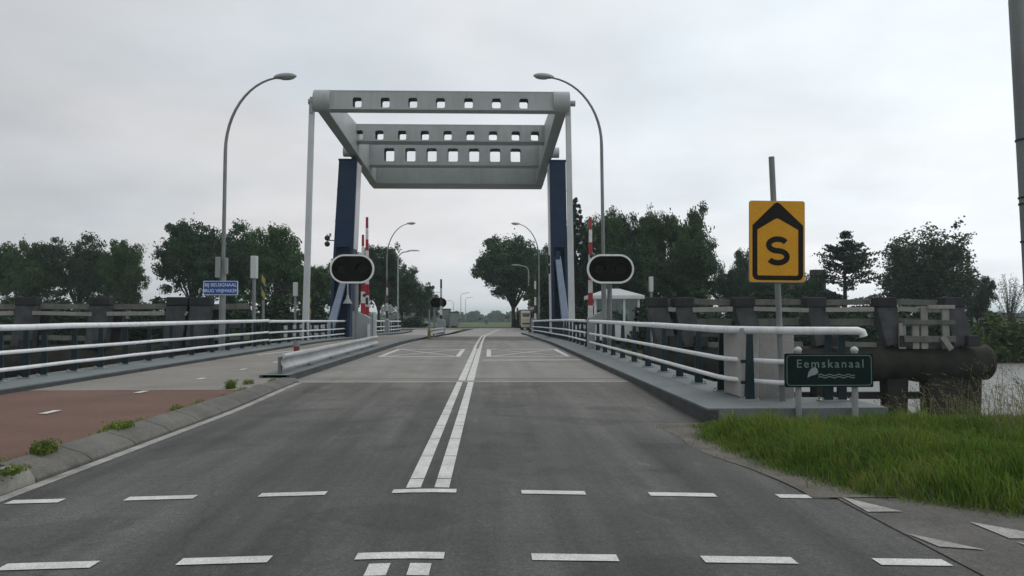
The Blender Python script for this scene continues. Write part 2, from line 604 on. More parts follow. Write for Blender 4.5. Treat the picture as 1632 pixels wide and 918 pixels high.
# ------------------------------------------------------------------ the setting
prof = [(-80, -.14), (9, -.14), (11.9, -.2), (13.2, -.9), (15.5, -2.6), (18, -4.2), (57, -4.2), (60.5, -2.5), (62.2, -1.3), (66, -.62), (80, -.56), (111, -.5), (116, -.35), (120, -.5), (140, -3.6), (160, -4), (400, -4), (1200, -4), (2600, -4)]
xs = [-2000, -900, -300, -120, -60, -30, -15, -8, 0, 8, 15, 30, 60, 120, 300, 900, 2000]
g = MB().sheet(lambda y: xs, [p[0] for p in prof], lambda x, y: dict(prof)[y])
struct(g.build('ground', M['ground'], smooth=True))
WL = -2.2
struct(MB().sheet(lambda y: [-1500, -300, -60, 0, 60, 300, 1500], [12.5, 20, 40, 63], lambda x, y: WL).build('canal_water', M['water']))

XL, XR = -4.2, 2.95


def frange(a, b, st):
    n = max(1, round((b - a) / st))
    return [a + (b - a) * i / n for i in range(n + 1)]


def lerp(a, b, t):
    return a + (b - a) * t


road = struct(MB().sheet(lambda y: [lerp(-4.0, 3.0, k / 12) for k in range(13)], frange(-30, 17.1, .6), rz).build('road', M['asphalt'], smooth=True))
ORG[road.name] = Vector()
# cycle crossing wings of asphalt beside the carriageway
struct(MB().sheet(lambda y: [lerp(-14, -4.0, k / 8) for k in range(9)], frange(-30, 6.45, .6), lambda x, y: rz(-4.0, y) - .0015).build('road', M['asphalt']))
struct(MB().sheet(lambda y: [lerp(2.78 if y > 4.4 else 2.7, 16, k / 8) for k in range(9)], frange(-6, 7.0, .5), lambda x, y: rz(2.7, y) + .006).build('cycle_path', M['grit']))
struct(MB().sheet(lambda y: [2.52 + .07 * math.sin(y * 2.1) - .32 * sm(7.6, 9.4, y), 3.4], frange(6.5, 11.0, .2), lambda x, y: rz(2.6, y) + .01).build('verge_gravel', M['gravel']))
dk = struct(MB().sheet(lambda y: [lerp(XL, XR, k / 8) for k in range(9)], frange(17.38, 49, 1), lambda x, y: rz(x, y)).build('bridge_road', M['deckroad'], smooth=True))
struct(MB().sheet(lambda y: [XL + .05, -1, XR - .05], [17.95, 18.02], lambda x, y: rz(x, y) + .003).build('bridge_joint', M['kerbface']))
struct(MB().span((XL, 17.1, -.2), (XR, 17.38, -.003)).build('bridge_joint', M['joint']))
struct(MB().sheet(lambda y: [XL + xo(y), -.5 + xo(y), XR + xo(y)], frange(49, 60, 1), lambda x, y: zb(y)).build('bridge_road', M['darkroad'], smooth=True))
struct(MB().sheet(lambda y: [XL + .4 + xo(y), -.5 + xo(y), XR + .3 + xo(y)], frange(60, 112, 2), lambda x, y: zb(y) + .0).build('road', M['farroad'], smooth=True))
struct(MB().sheet(lambda y: [-60, -20, 0, 20, 60], frange(105, 111, 2), lambda x, y: -.42).build('side_road', M['farroad']))

# road markings: parts of the road they are painted on
LIFT = .005


def quad(mb, pts, lift=LIFT):
    mb.add([(x, y, rz(x, y) + lift) for x, y in pts], [(0, 1, 2, 3)] if len(pts) == 4 else [(0, 1, 2)])


def line(mb, x0, x1, y0, y1, st=.5, lift=LIFT):
    for a, b in zip(frange(y0, y1, st)[:-1], frange(y0, y1, st)[1:]):
        quad(mb, [(x0 + xo(a), a), (x1 + xo(a), a), (x1 + xo(b), b), (x0 + xo(b), b)], lift)


for x0, x1, first in ((-.675, -.555, 6.68), (-.445, -.325, 6.68)):
    mb = MB()
    y = first + .36
    line(mb, x0, x1, first, y - .012)
    while y < 17.1:
        y2 = min(y + 1.12, 17.1)
        line(mb, x0, x1, y + .012, y2 - .012, .4)
        y = y2
    mb.build('centre_line', M['mark'], road)
    mb = MB()
    line(mb, x0, x1, 2.2, 4.42)
    line(mb, x0, x1, 4.445, 4.66)
    mb.build('centre_line', M['mark'], road)
    mb = MB()
    line(mb, x0 + (.01 if x0 < -.5 else -.04), x1 + (.04 if x0 < -.5 else 0), 17.42, 34, 1)
    line(mb, x0, x1, 34.02, 48.9, 1)
    mb.build('centre_line', M['mark'], dk)
mb = MB()
for x0, x1 in ((-.675, -.555), (-.445, -.325)):
    line(mb, x0, x1, 49, 60, 1, .006)
    line(mb, x0, x1, 60, 104, 2, .006)
mb.build('far_centre_line', M['mark'], dk)
for row, pxs in ((6.56, ((20, 104), (206, 315), (417, 522), (627, 728), (831, 932), (1033, 1138), (1236, 1313))), (4.81, ((-270, -130), (10, 158), (291, 434), (570, 709), (847, 983), (1117, 1262), (1391, 1503)))):
    for a, b in pxs:
        xa, xb = ax(a, row), ax(b, row)
        mb = MB()
        n = 3
        for k in range(n):
            quad(mb, [(lerp(xa, xb, k / n), row - .065), (lerp(xa, xb, (k + 1) / n), row - .065), (lerp(xa, xb, (k + 1) / n), row + .065), (lerp(xa, xb, k / n), row + .065)], .006)
        mb.build('crossing_dash', M['mark'], road)
for tri in (((1337, 793), (1378, 817), (1434, 817)), ((1438, 851), (1490, 873), (1564, 879)), ((1538, 834), (1602, 861), (1690, 862)), ((1612, 866), (1690, 900), (1760, 900))):
    pts = []
    for px, py in tri:
        Yd = 1.46 * F / (py - 502)
        pts.append((ax(px, Yd), Yd))
    mb = MB().add([(x, y, rz(2.7, y) + .013) for x, y in pts], [(0, 1, 2)])
    mb.build('give_way_triangle', M['marktri'], road)
mb = MB()
line(mb, -3.97, -3.84, 6.3, 16.9, .6)
mb.build('edge_line', M['marktri'], road)
mb = MB()
quad(mb, [(-.2, 25.2), (2.85, 25.2), (2.85, 25.45), (-.2, 25.45)])
mb.build('stop_line', M['mark'], dk)
for xa, xb in ((-3.75, -.98), (-.1, 2.75)):
    mb = MB()
    ya, yb2, w = 27.4, 33.2, .11
    for p, q in (((xa, ya), (xb, ya)), ((xa, yb2), (xb, yb2))):
        quad(mb, [(p[0], p[1]), (q[0], q[1]), (q[0], q[1] + .22), (p[0], p[1] + .22)])
    for x in (xa, xb - .16):
        quad(mb, [(x, ya + .22), (x + .16, ya + .22), (x + .16, yb2), (x, yb2)])
    for p, q in (((xa + .2, ya + .3), (xb - .2, yb2 - .1)), ((xa + .2, yb2 - .1), (xb - .2, ya + .3))):
        d = Vector((q[0] - p[0], q[1] - p[1])).normalized()
        n = Vector((-d.y, d.x)) * w / 2
        quad(mb, [(p[0] - n.x, p[1] - n.y), (q[0] - n.x, q[1] - n.y), (q[0] + n.x, q[1] + n.y), (p[0] + n.x, p[1] + n.y)], .005 if p[1] < 30 else .009)
    mb.build('keep_clear_box', M['mark'], dk)
mb = MB()
line(mb, -4.05, -3.97, 35, 48, 1)
mb.build('edge_line', M['markold'], dk)
mb = MB()
quad(mb, [(xo(66) - 4, 66), (xo(66) - 1.2, 66), (xo(66) - 1.2, 66.4), (xo(66) - 4, 66.4)])
mb.build('far_stop_line', M['mark'], dk)

# cycle path on the bike side
CZ = .075
cp = struct(MB().sheet(lambda y: [-8.15, -7, -6, -5, -4.348], frange(6.4, 14.6, .4), lambda x, y: CZ - .135 * (1 - sm(6.4, 8.3, y)) - .003 * (x + 6.3) * (y < 14.5)).build('cycle_path', M['red']))
ORG[cp.name] = Vector()
cp2 = struct(MB().sheet(lambda y: [-8.15, -7, -6, -5, -4.3 if y > 17.3 else -4.348], [14.55, 15.5, 16.5, 17.31] + frange(18, 62, 2), lambda x, y: CZ + .004 + zb(y)).build('cycle_path', M['cycle']))
ORG[cp2.name] = Vector()
struct(MB().sheet(lambda y: [-9 + .0 * y, -6, -4.2 + xo(y) * .6], frange(62, 100, 3), lambda x, y: CZ - .05 + zb(y)).build('cycle_path', M['farroad']))
for k, yy in enumerate((8.2, 11.3, 14.2, 17.1, 20.0, 23, 26, 29, 32, 38, 42)):
    par = cp if yy < 14.5 else cp2
    mb = MB()
    zz = CZ + (.006 if yy < 14.4 else .009)
    if yy == 8.2:
        continue
    mb.add([(-6.02, yy - .2, zz + .004), (-5.9, yy - .2, zz + .004), (-5.9, yy + .2, zz + .004), (-6.02, yy + .2, zz + .004)], [(0, 1, 2, 3)])
    mb.build('path_dash', M['mark'], par)
mb = MB()
mb.add([(-7.75, 27.2, CZ + .01), (-7.6, 27.2, CZ + .01), (-6.6, 33.5, CZ + .01), (-6.75, 33.5, CZ + .01)], [(0, 1, 2, 3)])
mb.build('path_arrow', M['mark'], cp2)

# kerbs
mb = MB()
y = 7.35
while y < 17.0:
    y2 = min(y + 1.0, 17.25)
    a, b = y + .008, y2 - .008
    vs = []
    for yy in (a, b):
        zr = rz(-3.8, yy)
        vs += [(-3.985, yy, zr - .1), (-3.985, yy, zr + .03), (-4.06, yy, zr + .085), (-4.32, yy, CZ + .02), (-4.335, yy, CZ + .008), (-4.335, yy, -.2)]
    n = 6
    mb.add(vs, [tuple(range(n - 1, -1, -1)), tuple(range(n, 2 * n))] + [(i, (i + 1) % n, n + (i + 1) % n, n + i) for i in range(n)])
    y = y2
struct(mb.build('kerb', M['kerb'], bevel=.012))
mb = MB()
vs = []
for yy, hh, wl in ((7.335, .175, -4.345), (7.1, .18, -4.42), (6.8, .165, -4.52), (6.55, .13, -4.6), (6.4, .07, -4.62), (6.33, .0, -4.62)):
    b_ = rz(-4, yy) - .02
    vs += [(-3.985 - .1 * (7.335 - yy), yy, b_ - .1), (-3.99 - .1 * (7.335 - yy), yy, b_ + hh * .35), (-4.05 - .1 * (7.335 - yy), yy, b_ + hh * .85), (lerp(-4.1, wl, .5), yy, b_ + hh), (wl + .05, yy, b_ + hh * .9), (wl, yy, b_ + hh * .5), (wl, yy, b_ - .1)]
mb.add(vs, [(k * 7 + i, k * 7 + i + 1, k * 7 + 8 + i, k * 7 + 7 + i) for k in range(5) for i in range(6)] + [(0, 1, 2, 3, 4, 5, 6)])
mb.build('kerb_end', M['kerbend'], smooth=True)['kind'] = 'structure'
# raised kerb below the guard rail, and the two pavements with their kerb faces
struct(MB().sheet(lambda y: [XL, XL - .62], frange(17.3, 49.5, 2), lambda x, y: .14 + zb(y)).build('kerb', M['pave']))
mb = MB()
for x0, x1, ztop, ya, yb2 in ((XL + .004, XL - .06, .136, 17.3, 49.5), (XL - .56, XL - .624, .136, 17.3, 49.5)):
    for p, q in zip(frange(ya, yb2, 2)[:-1], frange(ya, yb2, 2)[1:]):
        mb.add([(x, yy, z + zb(yy)) for yy in (p, q) for x in (x0, x1) for z in (-.1, ztop)], [(0, 1, 3, 2), (4, 6, 7, 5), (0, 4, 5, 1), (2, 3, 7, 6), (1, 5, 7, 3)])
struct(mb.build('kerb_face', M['kerbface']))
PZ = .13


def slab(x0f, x1f, ya, yb2, z, depth, st=2):
    mb = MB()
    ys = frange(ya, yb2, st)
    for p, q in zip(ys[:-1], ys[1:]):
        mb.add([(xf(yy), yy, zz + zb(yy)) for yy in (p, q) for xf in (x0f, x1f) for zz in (z - depth, z)], [(0, 1, 3, 2), (4, 6, 7, 5), (0, 4, 5, 1), (2, 3, 7, 6), (1, 5, 7, 3), (0, 2, 6, 4)])
    return mb


mb = slab(lambda y: XR + .015, lambda y: 4.28, 11.05, 76, PZ, .16)
mb.prism([(4.28, 11.05), (5.5, 11.15), (5.5, 12.5), (4.28, 12.6)], (0, 0, PZ - .16), X, Y_, .158)
struct(mb.build('pavement', M['pave']))
struct(slab(lambda y: XR, lambda y: XR + .16, 11.02, 76, PZ - .02, .3).build('kerb_face', M['kerbface']))
struct(slab(lambda y: -9.4, lambda y: -8.1, 9.5, 86, .17, .3).build('pavement', M['pave']))
struct(slab(lambda y: -8.2, lambda y: -8.08, 9.48, 86, .15, .3).build('kerb_face', M['kerbface']))

# ------------------------------------------------------------------ the drawbridge
br = thing('drawbridge', (-2.4, 46, -.2), 'lift bridge with pale grey overhead frame on two dark blue towers across the road', 'drawbridge')


def deck(xa, xb, ya, yb2, t, b):
    mb = slab(lambda y: xa, lambda y: xb, ya, yb2, t, t - b)
    return mb


deck(-9.55, 4.4, 12.6, 40.9, -.13, -.75).build('deck', M['dark'], br)
deck(-9.55, 4.4, 41.0, 49.0, -.13, -.8).build('lifting_deck', M['blue'], br)
deck(-9.55, 4.4, 49.1, 60.5, -.13, -.75).build('deck', M['dark'], br)
for y0, y1 in ((11.4, 12.55), (60.55, 62.2)):
    MB().span((-10.2, y0, -4.5), (5.4, y1, -.19 + zb(y0))).build('abutment', M['concrete'], br, bevel=.03)
for y0 in (34.5, 50.5):
    MB().span((-9.9, y0 - 1.0, -4.4), (4.8, y0 + 1.0, -.76 + zb(y0) - .06)).build('pier', M['concrete'], br, bevel=.05)

for sx, (xa, xb) in ((-1, (-8.66, -8.1)), (1, (3.34, 3.9))):
    mb = MB()
    # side outline of the arm in (y, z)
    out = [(41.0, 11.62), (51, 11.22), (58.49, 10.87), (58.49, 12.7), (56.5, 13.0), (50, 13.1), (41.0, 12.66)]
    mb.prism(out, (xb if False else xa, 0, 0), Y_, Z, xb - xa)
    arm = mb.build('balance_arm', M['balance'], br, bevel=.03)
    cx = (xa + xb) / 2
    d = MB().tube([(cx - .42, 40.95, 12.16), (cx + .42, 40.95, 12.16)], .55, 28)
    d.build('arm_drum', M['balance'], arm, smooth=True, bevel=.03)
    px0 = cx + sx * .42
    MB().tube([(px0, 40.95, 12.12), (px0 + sx * .3, 40.95, 12.12)], .15, 16).build('pivot_pin', M['galv'], arm, smooth=True)
    MB().tube([(cx + sx * .29, 51.0, 11.62), (cx + sx * .75, 51.0, 11.62)], .33, 20).build('bearing', M['rod'], arm, smooth=True)


def holed_beam(name, xa, xb, ya, yb2, za, zc, holes, hw, hh, hz, r):
    mb = MB()
    yf = yb2
    cols = [xa]
    for h in holes:
        cols += [h - hw / 2 - .08, h + hw / 2 + .08]
    cols.append(xb)
    hset = {2 * k + 1 for k in range(len(holes))}
    for i in range(len(cols) - 1):
        x0, x1 = cols[i], cols[i + 1]
        if i not in hset:
            mb.add([(x0, ya, za), (x1, ya, za), (x1, ya, zc), (x0, ya, zc)], [(0, 1, 2, 3)])
            mb.add([(x0, yb2, za), (x1, yb2, za), (x1, yb2, zc), (x0, yb2, zc)], [(3, 2, 1, 0)])
        else:
            ring = [((x0 + x1) / 2 + p, hz + q) for p, q in rrect(hw, hh, r, 4)]
            n, q4 = len(ring), 5
            corners = [(x1, zc), (x0, zc), (x0, za), (x1, za)]
            for yy, flip in ((ya, False), (yb2, True)):
                vs = [(p, yy, q) for p, q in corners + ring]
                fs = []
                for cidx in range(4):
                    base = 4 + cidx * q4
                    for k in range(q4 - 1):
                        fs.append((cidx, base + k + 1, base + k))
                    nb = 4 + ((cidx + 1) % 4) * q4
                    fs.append((cidx, (cidx + 1) % 4, nb, base + q4 - 1))
                mb.add(vs, [f if flip else f[::-1] for f in fs])
            for yy in (ya, yb2 - .03):                  # the plate's own thickness
                vs = [(p, y2, q) for y2 in (yy, yy + .03) for p, q in ring]
                mb.add(vs, [(k, (k + 1) % n, n + (k + 1) % n, n + k) for k in range(n)])
    mb.span((xa, ya - .012, za - .05), (xb, yf, za))
    mb.span((xa, ya - .012, zc), (xb, yf, zc + .04))
    return mb.build(name, M['balance'], br)


def hx(pxs, Yd):
    return [ax(p, Yd) for p in pxs]


holed_beam('cross_beam', -8.098, 3.338, 40.65, 41.4, 11.73, 12.59, hx((567, 612, 656.5, 701, 746, 791, 835), 40.65), .44, .5, at(0, 159, 40.65).z, .09)
holed_beam('cross_beam', -8.098, 3.338, 49.6, 50.65, 12.05, 13.0, hx((570, 603, 639.5, 676, 712.5, 749, 785.5, 822, 853), 49.6), .50, .56, at(0, 211.5, 49.6).z, .1)
holed_beam('cross_beam', -8.098, 3.338, 55.0, 56.1, 11.58, 12.9, hx((619, 653, 687, 721, 755, 789, 822), 55), .68, .9, at(0, 243, 55).z, .1)
MB().span((-8.66, 58.5, 10.84), (3.9, 61.0, 12.3)).build('counterweight', M['balance'], br, bevel=.02)
for px_t, px_b in ((497.5, 486), (905, 912)):
    a, b = at(px_t, 158, 40.95), at(px_b, 552, 41.0)
    rod = MB().bar((a.x, 40.95, 12.2), (b.x, 41, -.2), .27, .16, .32, .18).build('lift_rod', M['rod'], br, bevel=.02)
    MB().bar((a.x, 40.95, 12.35), (a.x + (b.x - a.x) * .06, 40.95, 11.5), .2, .26).build('rod_eye', M['galv'], rod, bevel=.04)

for sx, top, bot, name in ((-1, (538.5, 567), (524, 557), 'L'), (1, (876.5, 902), (880, 906), 'R')):
    Yt, dep = 50.2, 1.7
    zt, zbm, z0 = at(0, 253, Yt).z, at(0, 392, Yt).z, -.9
    zref_t, zref_b = zt, at(0, 525, Yt).z

    def edge(px_t, px_b, z):
        t = (zref_t - z) / (zref_t - zref_b)
        return lerp(ax(px_t, Yt), ax(px_b, Yt), t)

    def ledge(z): return edge(top[0], bot[0], z)

    def redge(z): return edge(top[1], bot[1], z)

    def frust(mb, z1, z2, fa, fb, y0, y1):
        vs = [(f(z), y, z) for z in (z1, z2) for y in (y0, y1) for f in (fa, fb)]
        return mb.add(vs, [(0, 2, 3, 1), (4, 5, 7, 6), (0, 1, 5, 4), (1, 3, 7, 5), (3, 2, 6, 7), (2, 0, 4, 6)])
    mb = MB()
    frust(mb, zbm, zt, ledge, redge, Yt, Yt + dep)
    cw = .17
    frust(mb, z0, zbm, ledge, lambda z: ledge(z) + cw, Yt, Yt + dep)
    frust(mb, z0, zbm, lambda z: redge(z) - cw, redge, Yt, Yt + dep)
    frust(mb, z0, zbm, lambda z: ledge(z) + cw, lambda z: redge(z) - cw, Yt + .55, Yt + dep - .01)
    tw = mb.build('tower', M['blue'], br)
    e = redge if sx < 0 else ledge
    zl = at(0, 395, Yt).z if sx < 0 else 0.3
    mb = MB()
    o1 = (.004, .05) if sx < 0 else (-.05, -.004)
    frust(mb, zl, zt - .05, lambda z: e(z) + o1[0], lambda z: e(z) + o1[1], Yt + .12, Yt + dep - .1)
    mb.build('side_panel', M['panel'], tw, bevel=.01)
    frust(MB(), zt, zt + .12, lambda z: ledge(zt) - .04, lambda z: redge(zt) + .04, Yt - .04, Yt + dep + .04).build('tower_cap', M['blue'], tw, bevel=.02)
    if sx > 0:
        for yy in (413, 429):
            p = at(875, yy, Yt)
            MB().box((ledge(p.z) - .13, Yt + .35, p.z), (.16, .4, .5)).build('lamp_box', M['dark'], tw, bevel=.02)
    for yy in (300, 350, 470):
        zz = at(0, yy, Yt).z
        frust(MB(), zz - .05, zz + .05, lambda z: ledge(z) - .012, lambda z: redge(z) + .012 * (sx > 0), Yt - .014, Yt + dep * .98).build('flange', M['blue'], tw) if yy < 390 else None
    s0 = at(549, 442, Yt) if sx < 0 else at(889, 408, Yt)
    s1 = at(521, 545, Yt - .4) if sx < 0 else at(905, 545, Yt - .4)
    st = MB().bar((s0.x, Yt + .1, s0.z), (s1.x, Yt - .5, s1.z), .36, .3, .5, .4).build('push_rod', M['strut'], tw, bevel=.05)
    MB().bar((s0.x, Yt + .12, s0.z + .3), (s0.x, Yt + .12, s0.z - .25), .3, .4).build('rod_bracket', M['blue'], st, bevel=.03)
    if sx < 0:
        pcam = at(520, 383, Yt)
        sc = thing('security_camera', (pcam.x, Yt + .3, pcam.z), 'small dark twin camera bracketed to the side of the blue tower', 'camera')
        MB().bar((pcam.x, Yt + .3, pcam.z + .02), (ledge(pcam.z) + .0, Yt + .3, pcam.z + .02), .06, .06, side=(0, 1, 0)).build('bracket', M['dark'], sc)
        for dz in (.17, -.2):
            MB().ellipsoid((pcam.x, Yt + .3, pcam.z + dz), (.17, .22, .17)).build('camera_head', M['dark'], sc, smooth=True)
        MB().tube([(pcam.x, Yt + .3, pcam.z - .2), (pcam.x, Yt + .3, pcam.z + .42)], .025, 6).build('mast', M['galv'], sc)
        MB().box((pcam.x + .18, Yt + .3, pcam.z + .36), (.12, .1, .2)).build('junction_box', M['galv'], sc)
        ph = at(554, 478, Yt - .2)
        hl = thing('tower_loudspeaker', (ph.x, Yt - .2, ph.z), 'grey horn loudspeaker hanging on the blue tower under the black signal', 'loudspeaker')
        MB().tube([(ph.x, Yt - .2, ph.z + 1.6), (ph.x, Yt - .2, ph.z + .2)], .05, 8).build('bracket', M['galv'], hl)
        MB().tube([(ph.x, Yt - .2, ph.z + .3), (ph.x, Yt - .2, ph.z + .1), (ph.x, Yt - .2, ph.z - .22)], [.08, .1, .3], 14).build('horn', M['galv'], hl, smooth=True)


# ------------------------------------------------------------------ railings
def railing(label, pts, posts, group, heights=(1.17, .71, .40), base=PZ, side=-1, elbow=None, plate=True, name='bridge_railing', zdrop=0.):
    root = thing(name, (pts[0][0], pts[0][1], base + zb(pts[0][1])), label, 'railing', group)
    for h, r in zip(heights, (.058, .038, .038)):
        path = [(x, y, h + zb(y) - zdrop) for x, y in pts]
        if elbow and r > .05:
            e = Vector(path[-1])
            path += [e + Vector((.07, 0, -.02)), e + Vector((.09, 0, -.08))]
        fine, rj = [], random.Random(int(h * 100 + abs(pts[0][1]) * 7))
        for p_, q_ in zip(path[:-1], path[1:]):
            p_, q_ = Vector(p_), Vector(q_)
            nn = max(1, int((q_ - p_).length / 1.5))
            for k_ in range(nn):
                e_ = p_.lerp(q_, k_ / nn)
                if k_:
                    e_ = e_ + Vector((rj.uniform(-.007, .007), 0, rj.uniform(-.006, .006)))
                fine.append(e_)
        sleeves = [fine[i] for i in range(3, len(fine) - 1, 4) if (fine[i] - fine[i - 1]).length > 1]
        path = fine + [Vector(path[-1])]
        for sl in sleeves:
            MB().tube([sl - Vector((0, .05, 0)), sl + Vector((0, .05, 0))], r + .005, 12).build('rail_sleeve', M['white'], root, smooth=True)
        MB().tube(path, r, 12).build('top_rail' if r > .05 else 'lower_rail', M['white'], root, smooth=True)
    proto = None
    for px, py in posts:
        if proto is None:
            mb = MB()
            mb.bar((px, py, base + zb(py) + .02), (px - side * .01, py, heights[0] + zb(py) - .05), .15, .045, .09, .045)
            for h in heights[1:]:
                mb.bar((px, py, h + zb(py)), (px + side * .13, py, h + zb(py)), .03, .05, side=(0, 1, 0))
            proto = mb.build('post', M['post'], root, bevel=.006)
            proto_at = Vector((px, py, zb(py)))
            if plate:
                b = MB().box((px, py, base + zb(py) + .012), (.26, .2, .024))
                for dx in (-.1, .1):
                    for dy in (-.07, .07):
                        b.tube([(px + dx, py + dy, base + zb(py) + .024), (px + dx, py + dy, base + zb(py) + .06)], .016, 6)
                b.build('base_plate', M['galv'], proto)
        else:
            c = copy_tree(proto, root)
            c.location = Vector((px, py, zb(py))) - proto_at
    return root


RG = 'white tube railings along the bridge'
xr = 3.86
pts = [(xr, 30.2), (xr, 22), (xr - .02, 15), (xr - .02, 13.2)]
for k in range(1, 7):
    a = R(90 * k / 6)
    pts.append((xr - .02 + .95 * (1 - math.cos(a)) , 13.2 - 1.35 * math.sin(a)))
pts += [(5.36, 11.78)]
off = [(x - .13, y) if y > 13 else (x - .13 + .1 * (13.2 - y) / 1.35, y - .08) for x, y in pts]
railing('near white railing that curves round beside the concrete block and canal name sign', off, [(xr, y) for y in (12.05, 13.5, 15.0, 16.5, 18.0, 19.8, 21.7, 23.6, 25.4, 27.2, 29.0)] + [(4.98, 11.92), (5.2, 11.95)], RG, elbow=True)
railing('short white railing between the barrier post and the nearer lift rod', [(xr - .1, 40.7), (xr - .1, 31.9)], [(xr, y) for y in frange(32.3, 40.3, 1.6)], RG)
railing('white railing beside the blue tower on the control house side', [(xr - .1, 54.4), (xr - .1, 41.2)], [(xr, y) for y in frange(41.6, 54, 1.55)], RG)
railing('farthest white railing past the towers on the control house side', [(xr - .1, 70.5), (xr - .1, 55)], [(xr, y) for y in frange(55.4, 70.2, 1.85)], RG)
xl = -9.0
railing('long near white railing along the red cycle path', [(xl + .13, 9.8), (xl + .12, 33.1)], [(xl, y) for y in (10.2, 11.6, 13.0, 14.2, 15.3, 16.15, 16.8, 18, 19.2, 20.5, 21.9, 23.4, 25, 26.8, 28.4, 30, 31.6, 32.8)], RG, base=.17, side=1)
railing('white railing along the cycle path up to the blue tower', [(xl + .12, 33.25), (xl + .12, 54)], [(xl, y) for y in frange(33.6, 53.6, 1.6)], RG, base=.17, side=1, zdrop=.03)
railing('white railing behind the grey cabinets past the blue tower', [(xl + .12, 55), (xl + .12, 69.4)], [(xl, y) for y in frange(55.4, 69, 1.8)], RG, base=.17, side=1)
railing('farthest short white railing beyond the black and white barrier', [(xl + .12, 72.4), (xl + .12, 82)], [(xl, y) for y in frange(72.6, 81.8, 1.9)], RG, base=.17, side=1)

# concrete block behind the curving railing
a, b = at(1176, 522, 12.5), at(1266, 522, 12.5)
cb = thing('concrete_block', (a.x, 12.5, PZ), 'pale upright concrete block behind the curving white railing', 'concrete block')
MB().span((a.x + .3, 12.5, -.5), (b.x, 13.6, a.z - .02)).build('block', M['concrete'], cb, bevel=.03)
MB().span((a.x, 12.35, PZ + .002), (a.x + .28, 13.3, a.z)).build('end_pier', M['concrete'], cb, bevel=.03)


# ------------------------------------------------------------------ guard rails
def guardrail(label, p0, p1, z0, nposts, near_end=True):
    p0, p1 = Vector((*p0, 0)), Vector((*p1, 0))
    root = thing('guard_rail', (p0.x, p0.y, .14 + zb(p0.y)), label, 'guard rail', 'steel guard rails between road and cycle path')
    prof2 = [(.045, .0), (.085, .012), (.09, .045), (.03, .105), (.015, .15), (.015, .19), (.035, .235), (.095, .275), (.085, .315), (.02, .335), (-.03, .33)]
    n = 14
    mb = MB()
    vs = []
    for k in range(n + 1):
        t = k / n
        p = p0.lerp(p1, t)
        for dx, dz in prof2:
            vs.append((p.x + dx, p.y, z0 + dz + zb(p.y) + .004 * math.sin(k * 1.7)))
    m_ = len(prof2)
    mb.add(vs, [(k * m_ + i, k * m_ + i + 1, (k + 1) * m_ + i + 1, (k + 1) * m_ + i) for k in range(n) for i in range(m_ - 1)])
    mb.build('rail_beam', M['beam'], root, smooth=True, solid=.012)
    for k in range(nposts):
        p = p0.lerp(p1, (k + .06) / (nposts - .6))
        MB().span((p.x - .09, p.y - .05, .142 + zb(p.y)), (p.x - .015, p.y + .05, z0 + .28 + zb(p.y))).build('post', M['galvdark'], root, bevel=.005)
    return root


guardrail('long steel guard rail starting at the end of the sloped kerb', (-4.46, 17.6), (-4.62, 33.6), .22, 6)
guardrail('short distant steel guard rail under the round-ended signal past the bridge', (-3.72, 52), (-3.6, 64), .30, 5)
rp = thing('reflector_post', (-4.8, 20.5, .14), 'short faded red reflector post with grey cap behind the guard rail', 'marker post')
MB().tube([(-4.8, 20.5, .14), (-4.8, 20.5, .62)], .075, 12).build('post', M['redpost'], rp, smooth=True)
MB().tube([(-4.8, 20.5, .62), (-4.8, 20.5, .76)], [.085, .07], 12).build('cap', M['galvdark'], rp, smooth=True)
ep = thing('marker_post', (-3.75, 51.5, -.1), 'slim brownish marker post at the near end of the distant guard rail', 'marker post')
q0 = at(684, 541, 51.5)
MB().tube([(q0.x, 51.5, zb(51.5)), (q0.x, 51.5, .45)], .1, 10).build('base_sleeve', M['dullyellow'], ep, smooth=True)
MB().tube([(q0.x, 51.5, .45), (q0.x, 51.5, 1.75)], .05, 8).build('pole', M['galvdark'], ep, smooth=True)


# ------------------------------------------------------------------ barriers
BG = 'raised barrier arms at the bridge'


def barrier_arm(root, px, ytop, ybot, Yd, mat, w0, w1):
    a, b = at(px, ybot, Yd), at(px, ytop, Yd)
    org = ORG[root.name].copy()
    mb = MB().bar((a.x, Yd, a.z), (b.x, Yd, b.z), w0, .06, w1, .05)
    o = mb.build('arm', mat, root, bevel=.008)
    # stripes start at the arm's tip
    me = o.data
    tip = Vector((0, 0, b.z)) - Vector((0, 0, org.z))
    for v in me.vertices:
        v.co -= tip
    o.location = tip
    return o


Yb = 34.4
lb, rb = at(561, 545, Yb), at(588.5, 545, Yb)
ba = thing('bridge_barrier', (lb.x, Yb, CZ), 'shorter raised red and white barrier arm on the slope-topped grey cabinet', 'barrier', BG)
barrier_arm(ba, 578.5, 374, 508, Yb + .35, M['barrier'], .2, .1)
zt1, zt2 = at(0, 496, Yb).z, at(0, 507, Yb).z
MB().prism([(lb.x, CZ + .1), (rb.x, CZ + .1), (rb.x, zt2), (lb.x + .2, zt1), (lb.x, zt1)], (0, Yb + .9, 0), X, Z, .85).build('cabinet', M['cab'], ba, bevel=.015)
MB().span((lb.x + .21, Yb + .03, .25), (rb.x - .14, Yb + .06, .75)).build('door', M['cab'], ba, bevel=.01)
MB().tube([(at(579, 470, Yb).x, Yb + .3, at(0, 470, Yb).z), (at(579, 470, Yb).x, Yb + .33, at(0, 470, Yb).z)], .07, 12).build('reflector', M['dark'], ba)
bb = thing('bridge_barrier', (rb.x, Yb + 1, CZ), 'taller raised red and white barrier arm beside the narrow upright grey panel', 'barrier', BG)
barrier_arm(bb, 585, 346, 512, Yb + 1.0, M['barrier'], .19, .11)
pa, pb2 = at(588.6, 545, Yb + 1.2), at(596, 545, Yb + 1.2)
